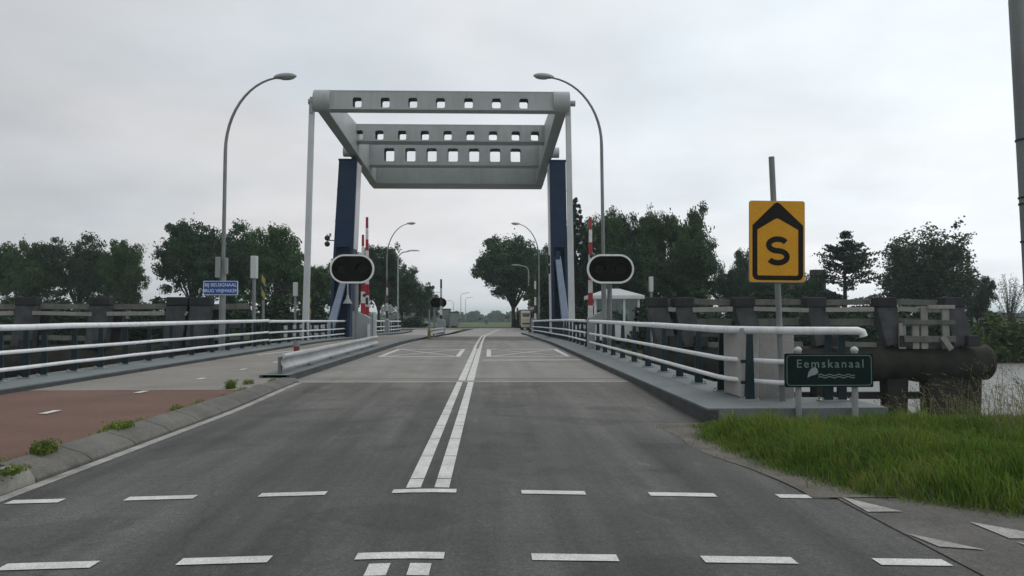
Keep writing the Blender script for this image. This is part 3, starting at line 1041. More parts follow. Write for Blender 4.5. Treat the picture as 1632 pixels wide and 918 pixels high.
MB().span((pa.x, Yb + .95, CZ + .1), (pb2.x, Yb + 1.6, at(0, 499, Yb + 1.2).z)).build('cabinet', M['cab'], bb, bevel=.015)
pp = at(597.8, 545, Yb + .6)
MB().span((pp.x - .06, Yb + .5, .14), (pp.x + .06, Yb + .62, at(0, 498, Yb + .6).z)).build('guide_post', M['rod'], bb, bevel=.01)
pp = at(587.5, 545, Yb - .1)
MB().span((pp.x - .05, Yb - .16, CZ), (pp.x + .05, Yb - .08, at(0, 517, Yb).z)).build('edge_post', M['rod'], bb, bevel=.01)
mw = at(585, 476, Yb + 1)
MB().span((mw.x - .05, Yb + .93, mw.z - .25), (mw.x + .05, Yb + .96, mw.z + .05)).build('reflector', M['dark'], bb)

Yr = 31.0
hb = at(942.5, 554, Yr)
bc = thing('bridge_barrier', (hb.x, Yr, PZ), 'raised red and white barrier arm between two railings beside the white-rimmed signal', 'barrier', BG)
barrier_arm(bc, 941, 346, 512, Yr + .1, M['barrier'], .2, .11)
MB().span((hb.x - .13, Yr - .12, PZ), (hb.x + .13, Yr + .3, at(0, 506, Yr).z)).build('cabinet', M['cab'], bc, bevel=.015)
hz = at(0, 500, Yr).z
MB().prism([(hb.x - .13, hz - .45), (hb.x + .6, hz - .35), (hb.x + .6, hz - .05), (hb.x + .42, hz + .1), (hb.x + .2, hz), (hb.x - .02, hz - .14), (hb.x - .13, hz - .3)], (0, Yr + .28, 0), X, Z, .3).build('arm_hub', M['galv'], bc, bevel=.015)
cpos = at(944, 408, Yr)
MB().ellipsoid((cpos.x, Yr + .02, cpos.z), (.1, .12, .1)).build('warning_lamp', M['dark'], bc, smooth=True)


def far_barrier(px, ytop, ybot, Yd, base_px, ybase, mat, label, boards=False, w=.15):
    c0 = at(base_px, ybase, Yd)
    b0 = thing('bridge_barrier', (c0.x, Yd, c0.z), label, 'barrier', BG)
    barrier_arm(b0, px, ytop, ybot + 2, Yd + .1, mat, w + .05, w)
    zc2 = at(0, ybot + 1, Yd).z
    MB().prism([(c0.x - .32, c0.z), (c0.x + .32, c0.z), (c0.x + .32, zc2 - .12), (c0.x + .1, zc2), (c0.x - .32, zc2 + .1)], (0, Yd + .6, 0), X, Z, .7).build('cabinet', M['cab'], b0, bevel=.02)
    if boards:
        for s in (-1, 1):
            q = at(px + s * 6, 493, Yd)
            MB().box((q.x, Yd - .02, q.z), (.42, .06, .45)).build('counter_plate', M['galv'], b0, bevel=.02)
    return b0


far_barrier(617, 446, 508, 71, 614, 533, M['barrierfine'], 'thin dark and white barrier arm with two grey plates past the railing gap', True)
far_barrier(703, 445, 508, 66, 703, 533, M['barrierback'], 'thin black and white barrier arm in front of the distant oval signal')
far_barrier(853, 435, 508, 73, 853, 531, M['barrierback'], 'black and white barrier arm by the railing end near the large roadside tree')


# ------------------------------------------------------------------ oval signals
def oval_signal(px, py, wpx, hpx, Yd, pole_px, label, extra=None, rim=True, zbase=.14):
    c = at(px, py, Yd)
    w, h = wpx * Yd / F, hpx * Yd / F
    pl = at(pole_px, 520, Yd)
    root = thing('bridge_signal', (pl.x, Yd + .15, zbase), label, 'signal', 'oval signal boards')
    MB().tube([(pl.x, Yd + .16, zbase), (pl.x, Yd + .16, c.z + h * .3)], .075, 12).build('pole', M['galvdark'], root, smooth=True)
    rr = rrect(w, h, h / 2 - .001, 12)
    ri = rrect(w - .14, h - .14, h / 2 - .071, 12)
    MB().prism(ri, (c.x, Yd + .05, c.z), X, Z, .06).build('board', M['black'], root)
    if rim:
        MB().ring(rr, ri, (c.x, Yd + .08, c.z), X, Z, .11).build('rim', M['rim'], root)
    for s in (-1, 1):
        lx = c.x + s * w * .23
        lens = MB().tube([(lx, Yd - .005, c.z), (lx, Yd - .03, c.z)], h * .17, 20).build('lens', M['lens'], root, smooth=True)
        hood = []
        for k in range(13):
            a = R(-10 + 200 * k / 12)
            hood.append((math.cos(a), math.sin(a)))
        vs = [(lx + x * h * .2, y, c.z + z * h * .2) for y in (Yd - .01, Yd - .2) for x, z in hood]
        MB().add(vs, [(k, k + 1, 14 + k, 13 + k) for k in range(12)]).build('hood', M['black'], root, solid=.006)
    if extra:
        e = at(extra, 520, Yd + .3)
        MB().tube([(e.x, Yd + .35, -.6), (e.x, Yd + .35, at(0, 450, Yd).z)], .09, 12).build('support', M['galvdark'], root, smooth=True)
    return root


oval_signal(561, 428.5, 70, 46, 33.6, 567, 'black oval signal with white rim in front of the blue tower by the cycle path', zbase=CZ)
oval_signal(973, 428.5, 75.5, 47, 30.0, 964, 'black oval signal with white rim in front of the control house', extra=972, zbase=-.6)
c = oval_signal(699, 482.5, 28, 17.5, 67, 692, 'small distant rimless dark oval signal over the far guard rail', rim=False, zbase=-.3)


# ------------------------------------------------------------------ street lamps
LG = 'street lamps along the road'


def arc_lamp(bx, Yd, z0, ztop, reach, label, lean=0., rb=.1, head=.75, group=LG, arch=2.6):
    s = 1 if reach > 0 else -1
    root = thing('street_lamp', (bx, Yd, z0), label, 'street lamp', group)
    H = ztop - z0
    zs = ztop - arch
    tx = lambda z: bx + lean * (z - z0) / H
    MB().tube([(bx, Yd, z0), (tx(z0 + 3.6), Yd, z0 + 3.6)], rb, 14).build('base_sleeve', M['galvdark'], root, smooth=True)
    path, rs = [], []
    for z in (z0 + 3.55, (z0 + 3.55 + zs) / 2, zs):
        path.append((tx(z), Yd, z))
        rs.append(lerp(.075, .058, (z - z0) / H))
    arm = abs(reach) - head * .75
    for k in range(1, 13):
        a = R(82 * k / 12)
        path.append((tx(zs) + s * arm * (1 - math.cos(a)) / (1 - math.cos(R(82))), Yd, zs + (arch) * math.sin(a) / math.sin(R(82))))
        rs.append(lerp(.058, .034, k / 12))
    MB().tube(path, rs, 12).build('pole', M['galvdark'], root, smooth=True)
    e = Vector(path[-1])
    rot = Matrix.Rotation(-s * R(4), 3, 'Y')
    hd = MB().ellipsoid(e + Vector((s * head * .45, 0, .05)), (head * .55, .16, .13), rot, zmin=-.35).build('lamp_head', M['galv'], root, smooth=True)
    MB().ellipsoid(e + Vector((s * head * .55, 0, .005)), (head * .36, .13, .07), rot).build('lens', M['cab'], hd, smooth=True)
    return root


p = at(353, 540, 28.6)
zt = at(0, 121, 28.6).z
arc_lamp(p.x, 28.6, -.6, zt, ax(459, 28.6) - ax(354, 28.6), 'tall curved lamp post carrying the blue text sign outside the cycle path railing', .08, .11)
p = at(964, 540, 31.2)
zt = at(0, 117, 31.2).z
arc_lamp(p.x, 31.2, -.6, zt, ax(856, 31.2) - ax(958, 31.2), 'tall curved lamp post rising behind the oval signal by the control house', -.13, .1)
Y2 = 76
p = at(616, 520, Y2)
arc_lamp(p.x, Y2, zb(Y2) - .1, at(0, 355, Y2).z, ax(659, Y2) - ax(616.5, Y2), 'curved lamp post past the bridge before the small tree clump', 0, .11, .8, arch=3.2)
p = at(859, 520, Y2)
arc_lamp(p.x, Y2, zb(Y2) - .1, at(0, 355, Y2).z, ax(817, Y2) - ax(858, Y2), 'curved lamp post past the bridge in front of the large roadside tree', 0, .11, .8, arch=3.2)


def bent_lamp(px, py_head, Yd, reach_px, label, z0=-.5):
    h = at(px, py_head, Yd)
    root = thing('street_lamp', (h.x, Yd, z0), label, 'street lamp', LG)
    rc = reach_px * Yd / F
    s = 1 if rc > 0 else -1
    path = [(h.x, Yd, z0), (h.x, Yd, h.z - .9)]
    for k in range(1, 7):
        a = R(90 * k / 6)
        path.append((h.x + s * .8 * (1 - math.cos(a)), Yd, h.z - .9 + .8 * math.sin(a)))
    path.append((h.x + rc * .6, Yd, h.z))
    MB().tube(path, [.1, .08] + [.06] * 7, 10).build('pole', M['galv'], root, smooth=True)
    MB().ellipsoid((h.x + rc * .82, Yd, h.z + .02), (abs(rc) * .26 + .15, .18, .11), zmin=-.3).build('lamp_head', M['galv'], root, smooth=True)
    return root


bent_lamp(634.5, 400, 88, 30, 'square-armed lamp post in front of the small tree clump past the bridge')
bent_lamp(842.5, 423, 112, -25, 'square-armed lamp post in front of the large roadside tree')
bent_lamp(674, 457.5, 150, 15, 'lamp with its arm poking out of the tree clump, upper of two', -.6)
bent_lamp(681, 466, 185, 20, 'lamp with its arm poking out of the tree clump, lower of two', -.6)
bent_lamp(722.5, 479, 270, -10, 'farthest lamp leaning its arm over the grey cabins', -.6)
bent_lamp(734.5, 467, 235, 13, 'distant lamp standing alone, the taller of a pair above the fields', -.6)
bent_lamp(742, 474, 300, 11, 'distant lamp standing alone, the shorter of a pair above the fields', -.6)
# the near post at the edge of the picture
p0, p1 = at(1668, 760, 7.0), at(1622, 0, 7.0)
d = (p1 - p0)
nl = thing('street_lamp', (p0.x, 7.0, -.05), 'thick leaning grey lamp post, nearest of all, standing beyond the amber sign at the verge', 'street lamp', LG)
MB().tube([(p0.x, 7.0, -.05), p0 + d * .5, p1], [.1, .085, .074], 18).build('base_sleeve', M['galvdark'], nl, smooth=True)
up = [p1, p1 + d * .5, p1 + d * 1.0]
pq = [Vector(q) for q in up]
for k in range(1, 9):
    a = R(84 * k / 8)
    pq.append(up[-1] + Vector((-1.9 * (1 - math.cos(a)), 0, 2.2 * math.sin(a))))
MB().tube(pq, [.073, .066, .06] + [lerp(.058, .034, k / 8) for k in range(1, 9)], 14).build('pole', M['galvdark'], nl, smooth=True)
hd = MB().ellipsoid(pq[-1] + Vector((-.35, 0, .05)), (.42, .16, .13), zmin=-.35).build('lamp_head', M['galv'], nl, smooth=True)
for yy in (226, 318, 328, 388):
    t = (760 - yy) / 760
    q = p0 + d * t
    rr = lerp(.1, .074, t)
    MB().tube([q - d.normalized() * .008, q + d.normalized() * .008], rr + .006, 18).build('clamp_band', M['dark'], nl, smooth=True)

# ------------------------------------------------------------------ signs
# blue text sign on the lamp post, and the grey box above it
Yd = 28.4
c = at(352, 459, Yd)
w, h = 54 * Yd / F, 22.5 * Yd / F
sg = thing('text_sign', (c.x, Yd, c.z), 'blue sign with two lines of white capitals on the lamp post', 'sign')
MB().prism(rrect(w, h, .03), (c.x, Yd, c.z), X, Z, .03).build('border', M['signtext'], sg)
MB().prism(rrect(w - .05, h - .05, .02), (c.x, Yd - .031, c.z), X, Z, .004).build('face', M['bluesign'], sg)
text('lettering', 'BIJ BELSIGNAAL', .158, M['signtext'], (c.x - .0, Yd - .036, c.z + .1), X, Z, sg, 1.0, .002)
text('lettering', 'BRUG VRIJMAKEN', .158, M['signtext'], (c.x - .0, Yd - .036, c.z - .1), X, Z, sg, .97, .002)
c = at(352.5, 426, 28.4)
jb = thing('junction_box', (c.x, 28.3, c.z), 'flat grey box strapped to the lamp post above the blue sign', 'junction box')
MB().box((c.x - .13, 28.46, c.z), (.16, .14, .72)).build('box_body', M['cab'], jb, bevel=.02)
MB().box((c.x + .16, 28.46, c.z + .05), (.1, .12, .56)).build('side_box', M['cab'], jb, bevel=.02)

# amber S sign on its leaning pole
Yd = 12.0
p0, pm, p1 = at(1249, 668, Yd), at(1240, 470, Yd), at(1229.5, 250, Yd)
ss = thing('route_sign', (p0.x, Yd, -.02), 'amber route sign with black arrow frame and letter S on a leaning pole', 'sign')
MB().tube([(p0.x, Yd, -.1), pm, p1], .043, 14).build('pole', M['galvdark'], ss, smooth=True)
c = at(1238.5, 385, Yd - .08)
w, h = 90 * Yd / F, 131 * Yd / F
tl = Matrix.Rotation(R(.6), 3, 'Y')
U, V = tl @ X, tl @ Z
MB().prism(rrect(w, h, .035), (c.x, Yd - .06, c.z), U, V, .02).build('backing', M['galv'], ss)
MB().prism(rrect(w - .012, h - .012, .03), (c.x, Yd - .081, c.z), U, V, .003).build('face', M['yellow'], ss)
# arrow frame outline in face coordinates
k = Yd / F


def fp(px, py):
    return ((px - 1238.5) * k, (385 - py) * k)


outer = [fp(1198.5, 359), fp(1234, 324), fp(1238.5, 322), fp(1243, 324), fp(1280.5, 359), fp(1280.5, 440), fp(1277, 445.5), fp(1272, 447), fp(1207, 447), fp(1202, 445.5), fp(1198.5, 440)]
inner = [fp(1206.5, 366), fp(1234, 349.5), fp(1238.5, 347.5), fp(1243, 349.5), fp(1272.5, 366), fp(1272.5, 436), fp(1272, 438.5), fp(1270.5, 439.5), fp(1208, 439.5), fp(1207, 438.5), fp(1206.5, 436)]
MB().ring(outer[::-1], inner[::-1], (c.x, Yd - .0845, c.z), U, V, .0015).build('arrow_frame', M['signblack'], ss)
cl = []
for i in range(25):                          # the letter as one even stroke along two arcs
    t = R(28 + (270 - 28) * i / 24)
    cl.append((14.6 * math.cos(t), 9.4 + 9.4 * math.sin(t)))
for i in range(1, 25):
    t = R(90 - (90 + 152) * i / 24)
    cl.append((14.9 * math.cos(t), -9.6 + 9.6 * math.sin(t)))
mb = MB()
vs = []
for i, q in enumerate(cl):
    p_, n_ = cl[max(0, i - 1)], cl[min(len(cl) - 1, i + 1)]
    dx, dy = n_[0] - p_[0], n_[1] - p_[1]
    ln = math.hypot(dx, dy)
    for sg_ in (-1, 1):
        w_ = 4.5 * sg_
        x_, z_ = (q[0] - dy / ln * w_) * k + .008, (q[1] + dx / ln * w_) * k - .137
        vs.append(Vector((c.x, Yd - .0865, c.z)) + U * x_ + V * z_)
mb.add(vs, [(2 * i, 2 * i + 2, 2 * i + 3, 2 * i + 1) for i in range(len(cl) - 1)])
mb.build('lettering', M['signblack'], ss)
for yy in (335, 432):
    q = at(1238, yy, Yd)
    MB().box((q.x, Yd - .02, q.z), (.1, .09, .04)).build('clamp', M['galv'], ss, bevel=.005)

# dark green canal name sign on two posts
Yd = 10.95
c = at(1320, 590, Yd)
w, h = 143 * Yd / F, 54 * Yd / F
gs = thing('canal_sign', (c.x, Yd, -.05), 'dark green canal name sign with wavy lines on two pale posts in grass', 'sign')
for px in (1272, 1362):
    q = at(px, 590, Yd + .05)
    po = MB().tube([(q.x, Yd + .05, -.15), (q.x, Yd + .05, c.z + h / 2 + .045)], .042, 14).build('post', M['galv'], gs, smooth=True)
    MB().ellipsoid((q.x, Yd + .05, c.z + h / 2 + .045), (.052, .052, .045)).build('post_cap', M['rod'], po, smooth=True)
MB().prism(rrect(w, h, .02), (c.x, Yd, c.z), X, Z, .03).build('board', M['greensign'], gs)
MB().ring(rrect(w - .045, h - .045, .045), rrect(w - .062, h - .062, .04), (c.x, Yd - .031, c.z), X, Z, .0012).build('border', M['greentext'], gs)
text('lettering', 'Eemskanaal', .158, M['greentext'], (c.x + .015, Yd - .031, c.z + .085), X, Z, gs, 1.28, .0005, .001)
for dz in (-.062, -.092):
    mb = MB()
    n = 40
    vs = []
    for i in range(n + 1):
        x = c.x - .15 + .5 * i / n
        z = c.z + dz + .009 * math.sin(i / n * 2 * math.pi * 4)
        vs += [(x, Yd - .0325, z - .006), (x, Yd - .0325, z + .006)]
    mb.add(vs, [(2 * i, 2 * i + 2, 2 * i + 3, 2 * i + 1) for i in range(n)])
    mb.build('wave_line', M['greentext'], gs)
MB().prism([(-.3, -.1), (-.28, -.02), (-.25, .02), (-.2, .045), (-.16, .02), (-.15, -.03), (-.19, -.06), (-.24, -.07)], (c.x, Yd - .031, c.z), X, Z, .0009).build('sticker_stain', M['cab'], gs)


# ------------------------------------------------------------------ signals for ships, markers
def ship_signal(px, ytop, ybot, wpx, Yd, label, z0, visor=-1):
    a, b = at(px, ytop, Yd), at(px, ybot, Yd)
    root = thing('ship_signal', (a.x, Yd, z0), label, 'signal', 'signal boxes for ships')
    ht = a.z - b.z
    w = wpx * Yd / F
    MB().tube([(a.x, Yd, z0), (a.x, Yd, b.z)], .075, 10).build('pole', M['galvdark'], root, smooth=True)
    MB().box((a.x, Yd, (a.z + b.z) / 2), (w, .3, ht)).build('housing', M['rod'], root, bevel=.03)
    for k in range(3):
        zc = b.z + ht * (.18 + .31 * k)
        MB().prism([(0, .1), (visor * .24, .06), (visor * .24, .02), (0, .02)], (a.x + visor * w / 2, Yd + .12, zc), X, Z, .24).build('visor', M['dark'], root)
    return root


ship_signal(405.5, 408, 444, 9.5, 34, 'three-visor grey ship signal next to the striped marker post', -2)
ship_signal(471, 450, 472, 6.5, 50, 'smaller grey ship signal just beside the lift rod', -2)
ship_signal(1037.5, 441, 465, 6, 44, 'grey ship signal above the timber fender by the control house', -2, 1)


def striped_marker(px, ytop, ymid, Yd, label):
    a, b = at(px, ytop, Yd), at(px, ymid, Yd)
    root = thing('striped_marker', (a.x, Yd, -2.2), label, 'marker', 'yellow and black marker posts')
    MB().tube([(a.x, Yd, -2.2), (a.x, Yd, b.z)], .06, 10).build('pole', M['galvdark'], root, smooth=True)
    MB().span((a.x - .075, Yd - .03, b.z), (a.x + .075, Yd + .03, a.z)).build('striped_board', M['hazard'], root, bevel=.01)


striped_marker(420, 437, 478, 35.5, 'yellow and black striped board on a pole next to the ship signal')
striped_marker(493.5, 466, 500, 46, 'yellow and black striped board partly behind the lift rod')


# ------------------------------------------------------------------ timber fenders in the canal
def fender(label, Yd, posts, px0, px1, rows, beam, legs, lattice=None, lean=0):
    root = thing('timber_fender', (ax(posts[len(posts) // 2], Yd), Yd, WL), label, 'timber fender', 'timber guide fenders in the canal')
    ztop, zbeam = at(0, 475, Yd).z, at(0, beam[2] - 3, Yd).z
    for i, px in enumerate(posts):
        x0, x1 = ax(px, Yd), ax(px + lean, Yd)
        w = 32 * Yd / F
        po = MB().bar((x1, Yd, zbeam), (x0, Yd, ztop - .26), w * .95, .5, w * 1.0, .45).build('post', M['timber'], root, bevel=.03)
        MB().box((x0, Yd - .02, ztop - .13), (w * 1.02, .52, .34)).build('cap', M['capwood'], po, bevel=.04)
        MB().bar((x1 + w * .62, Yd + .5, zbeam), (x0 + w * .62, Yd + .5, ztop - .3), w * .5, .3).build('brace', M['capwood'], po, bevel=.02)
        MB().box((x1 + .25, Yd - .3, zbeam + .12), (.42, .3, .38)).build('foot_block', M['capwood'], po, bevel=.03)
    xs_ = [ax(px0, Yd)] + [ax(p, Yd) for p in posts] + [ax(px1, Yd)]
    for k, (ya, yb2, mt, back) in enumerate(rows):
        z1, z2 = at(0, ya, Yd).z, at(0, yb2, Yd).z
        for i in range(len(xs_) - 1):
            x0, x1 = xs_[i], xs_[i + 1]
            if x1 - x0 < .5:
                continue
            r_ = random.Random(i * 7 + k)
            if r_.random() < .06:
                continue
            g0, g1 = .28 + r_.random() * .08, .28 + r_.random() * .22
            sag = (r_.random() - .5) * .05
            yo = Yd + back + .02 * k
            MB().bar((x0 + g0 * (i > 0), yo, (z1 + z2) / 2 + sag), (x1 - g1, yo, (z1 + z2) / 2 - sag), .09, abs(z1 - z2) * (.9 + .15 * r_.random()), side=(0, 1, 0)).build('board', mt, root, bevel=.008)
    # the heavy fender beam with rounded ends
    b0, b1, yt, ybm = beam
    za, zc2 = at(0, yt, Yd).z, at(0, ybm, Yd).z
    rr = (za - zc2) / 2
    zc = (za + zc2) / 2
    xa, xb = ax(b0, Yd), ax(b1, Yd)
    n = 240
    path, rad = [], []
    for i in range(n + 1):
        t = i / n
        x = lerp(xa, xb, t)
        e = min(1, max(.12, math.sqrt(max(0, 1 - max(0, 1 - min(x - xa, xb - x) / .2) ** 2))))
        path.append((x, Yd + .15, zc + .02 * math.sin(i * .22)))
        rad.append(rr * (.85 + .15 * e) * (1 + .03 * math.sin(i * .37)))
    MB().tube(path, rad, 20).build('fender_beam', M['fender'], root, smooth=True)
    for px, wt, wb, yb2 in legs:
        x = ax(px, Yd)
        MB().bar((x, Yd + .1, -4.3), (x, Yd + .1, zc2 + .15), wb * Yd / F, .5, wt * Yd / F, .6).build('pile', M['fender'], root, bevel=.04)
    z = at(0, 636, Yd).z
    MB().span((max(xa, ax(px0, Yd)) + .3, Yd + .35, z - .12), (xb - 1.2, Yd + .6, z + .12)).build('lower_waler', M['capwood'], root, bevel=.02)
    if lattice:
        la, lb2 = lattice
        for px in (la + 6, la + 27, la + 41, lb2 - 5):
            x = ax(px, Yd - .3)
            MB().bar((x, Yd - .36, at(0, 557, Yd).z), (x, Yd - .36, at(0, 488 if px > la + 20 and px != la + 27 else 515, Yd).z), 11 * Yd / F, .08).build('ladder_post', M['palewood'], root, bevel=.01)
        for yy, th in ((489, 6), (514, 7), (541, 10)):
            z = at(0, yy, Yd).z
            MB().span((ax(la if yy > 500 else la + 38, Yd), Yd - .48, z - th * Yd / F / 2), (ax(lb2, Yd), Yd - .41, z + th * Yd / F / 2)).build('ladder_rung', M['palewood'] if yy < 500 else M['board'], root, bevel=.01)
        q0_, q1_ = at(la + 58, 536, Yd), at(la + 72, 556, Yd)
        MB().bar((q0_.x, Yd - .55, q0_.z), (q1_.x, Yd - .55, q1_.z), .2, .06).build('loose_board', M['palewood'], root, bevel=.01)
    return root


B, P, K = M['board'], M['palewood'], M['timber']
rows = ((476, 486, B, .12), (489.5, 497, P, -.28), (508, 520, B, .12), (531, 538, K, .2), (546, 554, B, -.2))
fender('dark timber fender with pale boards and ladder frame behind the canal sign', 28.0, (1046, 1088, 1184, 1297, 1408, 1515), 1040, 1545, rows, (1030, 1577, 553, 611), ((1120, 30, 26, 0), (1205, 30, 26, 0), (1310, 30, 22, 0), (1425, 36, 26, 0), (1515, 90, 80, 0)), (1430, 1510), 14)
rows = ((484, 493, B, .12), (496.5, 503, P, -.28), (515, 524, K, .14), (535, 543, B, .1), (550, 556, K, .1))
fender('dark timber fender with pale boards beyond the cycle path railing', 33.0, (-190, -72, 46, 163, 285, 322), -300, 408, rows, (-300, 400, 556, 606), ((-180, 30, 26, 0), (-60, 30, 26, 0), (60, 30, 26, 0), (175, 30, 26, 0), (290, 30, 26, 0)), None, -8)
# mooring posts with white bands by the piers
proto = None
for i, (px, Yd) in enumerate(((457, 48), (471, 48.5), (482, 49), (499, 49.5), (508, 47), (517, 48), (914, 47), (920, 47.4), (926.5, 47.8), (933, 48.2))):
    q = at(px, 527, Yd)
    if proto is None:
        proto = thing('mooring_post', (q.x, Yd, -4), 'dark canal post with white bands standing beside the lifting span', 'mooring post', 'white-banded posts beside the lifting span')
        MB().tube([(q.x, Yd, -4), (q.x, Yd, 0.02)], .16, 10).build('pile', M['dark'], proto, smooth=True)
        mb = MB().tube([(q.x, Yd, .02), (q.x, Yd, .78)], .17, 10)
        o = mb.build('banded_head', M['bands'], proto, smooth=True)
    else:
        c_ = copy_tree(proto)
        c_.location = (q.x, Yd, -4 + (i % 3) * .03)
q = at(1385, 512, 30)

# ------------------------------------------------------------------ control house
Yd = 64.0
x0, x1 = ax(947, Yd), ax(1020, Yd)
ch = thing('control_house', ((x0 + x1) / 2, Yd + 1.9, -.56), 'small white glazed bridge house with a low hipped roof behind the railing', 'house')
zE, zA, z0, zw = at(0, 470, Yd).z, at(0, 458, Yd).z, -.6, at(0, 514, Yd).z
dpt = 3.8
mb = MB().span((x0 + .1, Yd + .1, z0), (x1 - .1, Yd + dpt - .1, zw))
mb.build('wall', M['housewhite'], ch, bevel=.02)
cx, cy = (x0 + x1) / 2, Yd + dpt / 2
ov = .3
roof = MB().add([(x0 - ov, Yd - ov, zE), (x1 + ov, Yd - ov, zE), (x1 + ov, Yd + dpt + ov, zE), (x0 - ov, Yd + dpt + ov, zE), (cx - .5, cy, zA), (cx + .5, cy, zA)], [(0, 1, 5, 4), (1, 2, 5), (2, 3, 4, 5), (3, 0, 4)]).build('roof', M['roofwhite'], ch)
MB().span((x0 - ov - .02, Yd - ov - .02, zE - .28), (x1 + ov + .02, Yd + dpt + ov + .02, zE - .003)).build('eaves', M['housewhite'], roof, bevel=.02)
for i in range(4):
    for yy in (Yd + .1, Yd + dpt - .1):
        x = lerp(x0 + .1, x1 - .1, i / 3)
        MB().span((x - .09, yy - .09, zw), (x + .09, yy + .09, zE - .28)).build('corner_post' if i in (0, 3) else 'mullion', M['housewhite'], ch, bevel=.01)
for i in range(3):
    xa, xb = lerp(x0 + .1, x1 - .1, i / 3), lerp(x0 + .1, x1 - .1, (i + 1) / 3)
    for yy in (Yd + .1, Yd + dpt - .1):
        MB().span((xa + .09, yy - .01, zw), (xb - .09, yy + .01, zE - .28)).build('window', M['glass'], ch)
for x in (x0 + .1, x1 - .1):
    MB().span((x - .01, Yd + .19, zw), (x + .01, Yd + dpt - .19, zE - .28)).build('window', M['glass'], ch)
MB().span((x0 + .9, Yd + 1.4, zw), (x1 - .9, Yd + 2.3, zw + .45)).build('control_desk', M['cab'], ch, bevel=.03)

# ------------------------------------------------------------------ far roadside: cabins, parked lorry, small signs
Yd = 118
for (a, b, yt, ybm, dy, label) in ((713, 716, 0, 0, 0, None), (716.5, 730.5, 498, 519, 0, 'lower flat-roofed grey cabin on the far roadside under the lamps'), (704, 717, 493, 522, 3, 'taller flat-roofed grey cabin behind the distant barrier')):
    if label is None:
        continue
    Yc = Yd + dy
    xa, xb, zt = ax(a, Yc), ax(b, Yc), at(0, yt, Yc).z
    cbn = thing('site_cabin', ((xa + xb) / 2, Yc, -.56), label, 'cabin', 'grey cabins on the far roadside')
    MB().span((xa, Yc, -.2), (xb, Yc + 3, zt)).build('wall', M['cabin'], cbn, bevel=.03)
    MB().span((xa - .08, Yc - .08, zt), (xb + .08, Yc + 3.08, zt + .12)).build('roof', M['dark'], cbn, bevel=.02)
    MB().span((xa + .2, Yc + .1, -.6), (xb - .2, Yc + 2.9, -.2)).build('plinth', M['dark'], cbn)
    MB().span((xb - .02, Yc + .9, -.1), (xb + .03, Yc + 1.8, zt - .35)).build('door', M['cab'], cbn)
Yd = 96
xa, xb = ax(831, Yd), ax(846, Yd)
lo = thing('parked_lorry', ((xa + xb) / 2, Yd, -.5), 'small cream-fronted lorry with brown cover parked by the big tree', 'lorry')
zc2, zt = at(0, 505, Yd).z, at(0, 493, Yd).z
MB().prism([(0, -.05), (1.5, -.05), (1.5, 1.9), (.35, 1.9), (0, 1.0)], (xa + .02, Yd, 0), Y_, Z, 1.05 * 1).build('cab', M['cream'], lo, bevel=.06)
MB().span((xa + .12, Yd + .07, 1.05), (xa + .97, Yd + .32, 1.62)).build('windscreen', M['glass'], lo)
MB().span((xa + .08, Yd - .03, .3), (xa + 1.0, Yd - .003, .45)).build('grille', M['dark'], lo)
MB().span((xa, Yd + 1.55, .05), (xb + .9, Yd + 6, zt)).build('load_cover', M['brown'], lo, bevel=.08)
for dx in (.15, .9):
    for dy in (.6, 4.6):
        MB().tube([(xa + dx - .1, Yd + dy, -.12), (xa + dx + .12, Yd + dy, -.12)], .36, 16).build('wheel', M['tyre'], lo, smooth=True)


def small_sign(px, py, Yd, kind, mat, label, s):
    q = at(px, py, Yd)
    r_ = thing('roadside_sign', (q.x, Yd, -.5), label, 'road sign', 'small distant road signs')
    MB().tube([(q.x, Yd, -.6), (q.x, Yd, q.z)], .035, 8).build('pole', M['galv'], r_, smooth=True)
    if kind == 'round':
        MB().ring([(s * math.cos(R(a)), s * math.sin(R(a))) for a in range(0, 360, 15)], [(s * .62 * math.cos(R(a)), s * .62 * math.sin(R(a))) for a in range(0, 360, 15)], (q.x, Yd - .05, q.z), X, Z, .03).build('board', mat, r_)
    elif kind == 'tri':
        MB().prism([(-s, s * .8), (0, -s * .9), (s, s * .8)], (q.x, Yd - .05, q.z), X, Z, .03).build('board', mat, r_)
    else:
        MB().prism(rrect(2.2 * s, 1.5 * s, .05), (q.x, Yd - .05, q.z), X, Z, .04).build('board', mat, r_)


small_sign(775, 513.5, 113, 'round', M['bluesign'], 'tiny round blue-edged road sign at the end of the road', .24)
small_sign(765, 509, 116, 'tri', M['dark'], 'tiny dark upside-down triangle road sign at the end of the road', .22)
small_sign(808, 505.5, 100, 'board', M['brown'], 'small brown board sign beside the big roadside tree', .26)
small_sign(733, 510.5, 108, 'round', M['bluesign'], 'tiny blue round road sign near the grey cabins', .22)

# house with chimney behind the cedar
Yd = 92
xa, xb = ax(1268, Yd), ax(1312, Yd)
ho = thing('brick_house', ((xa + xb) / 2, Yd + 4, -.56), 'dark brick house with a stout chimney half hidden by the layered cedar', 'house')
ze, zr_ = at(0, 472, Yd).z, at(0, 447, Yd).z
MB().span((xa - 3, Yd, -.7), (xb + 2, Yd + 8, ze)).build('wall', M['brick'], ho)
MB().add([(xa - 3.3, Yd - .3, ze), (xb + 2.3, Yd - .3, ze), (xb + 2.3, Yd + 8.3, ze), (xa - 3.3, Yd + 8.3, ze), (xa - 1, Yd + 4, zr_), (xb + .5, Yd + 4, zr_)], [(0, 1, 5, 4), (1, 2, 5), (2, 3, 4, 5), (3, 0, 4), (3, 2, 1, 0)]).build('roof', M['tile'], ho)
q = at(1303, 430, Yd + 4)
MB().span((q.x - .75, Yd + 3.4, ze), (q.x + .75, Yd + 4.6, q.z)).build('chimney', M['brick'], ho, bevel=.03)
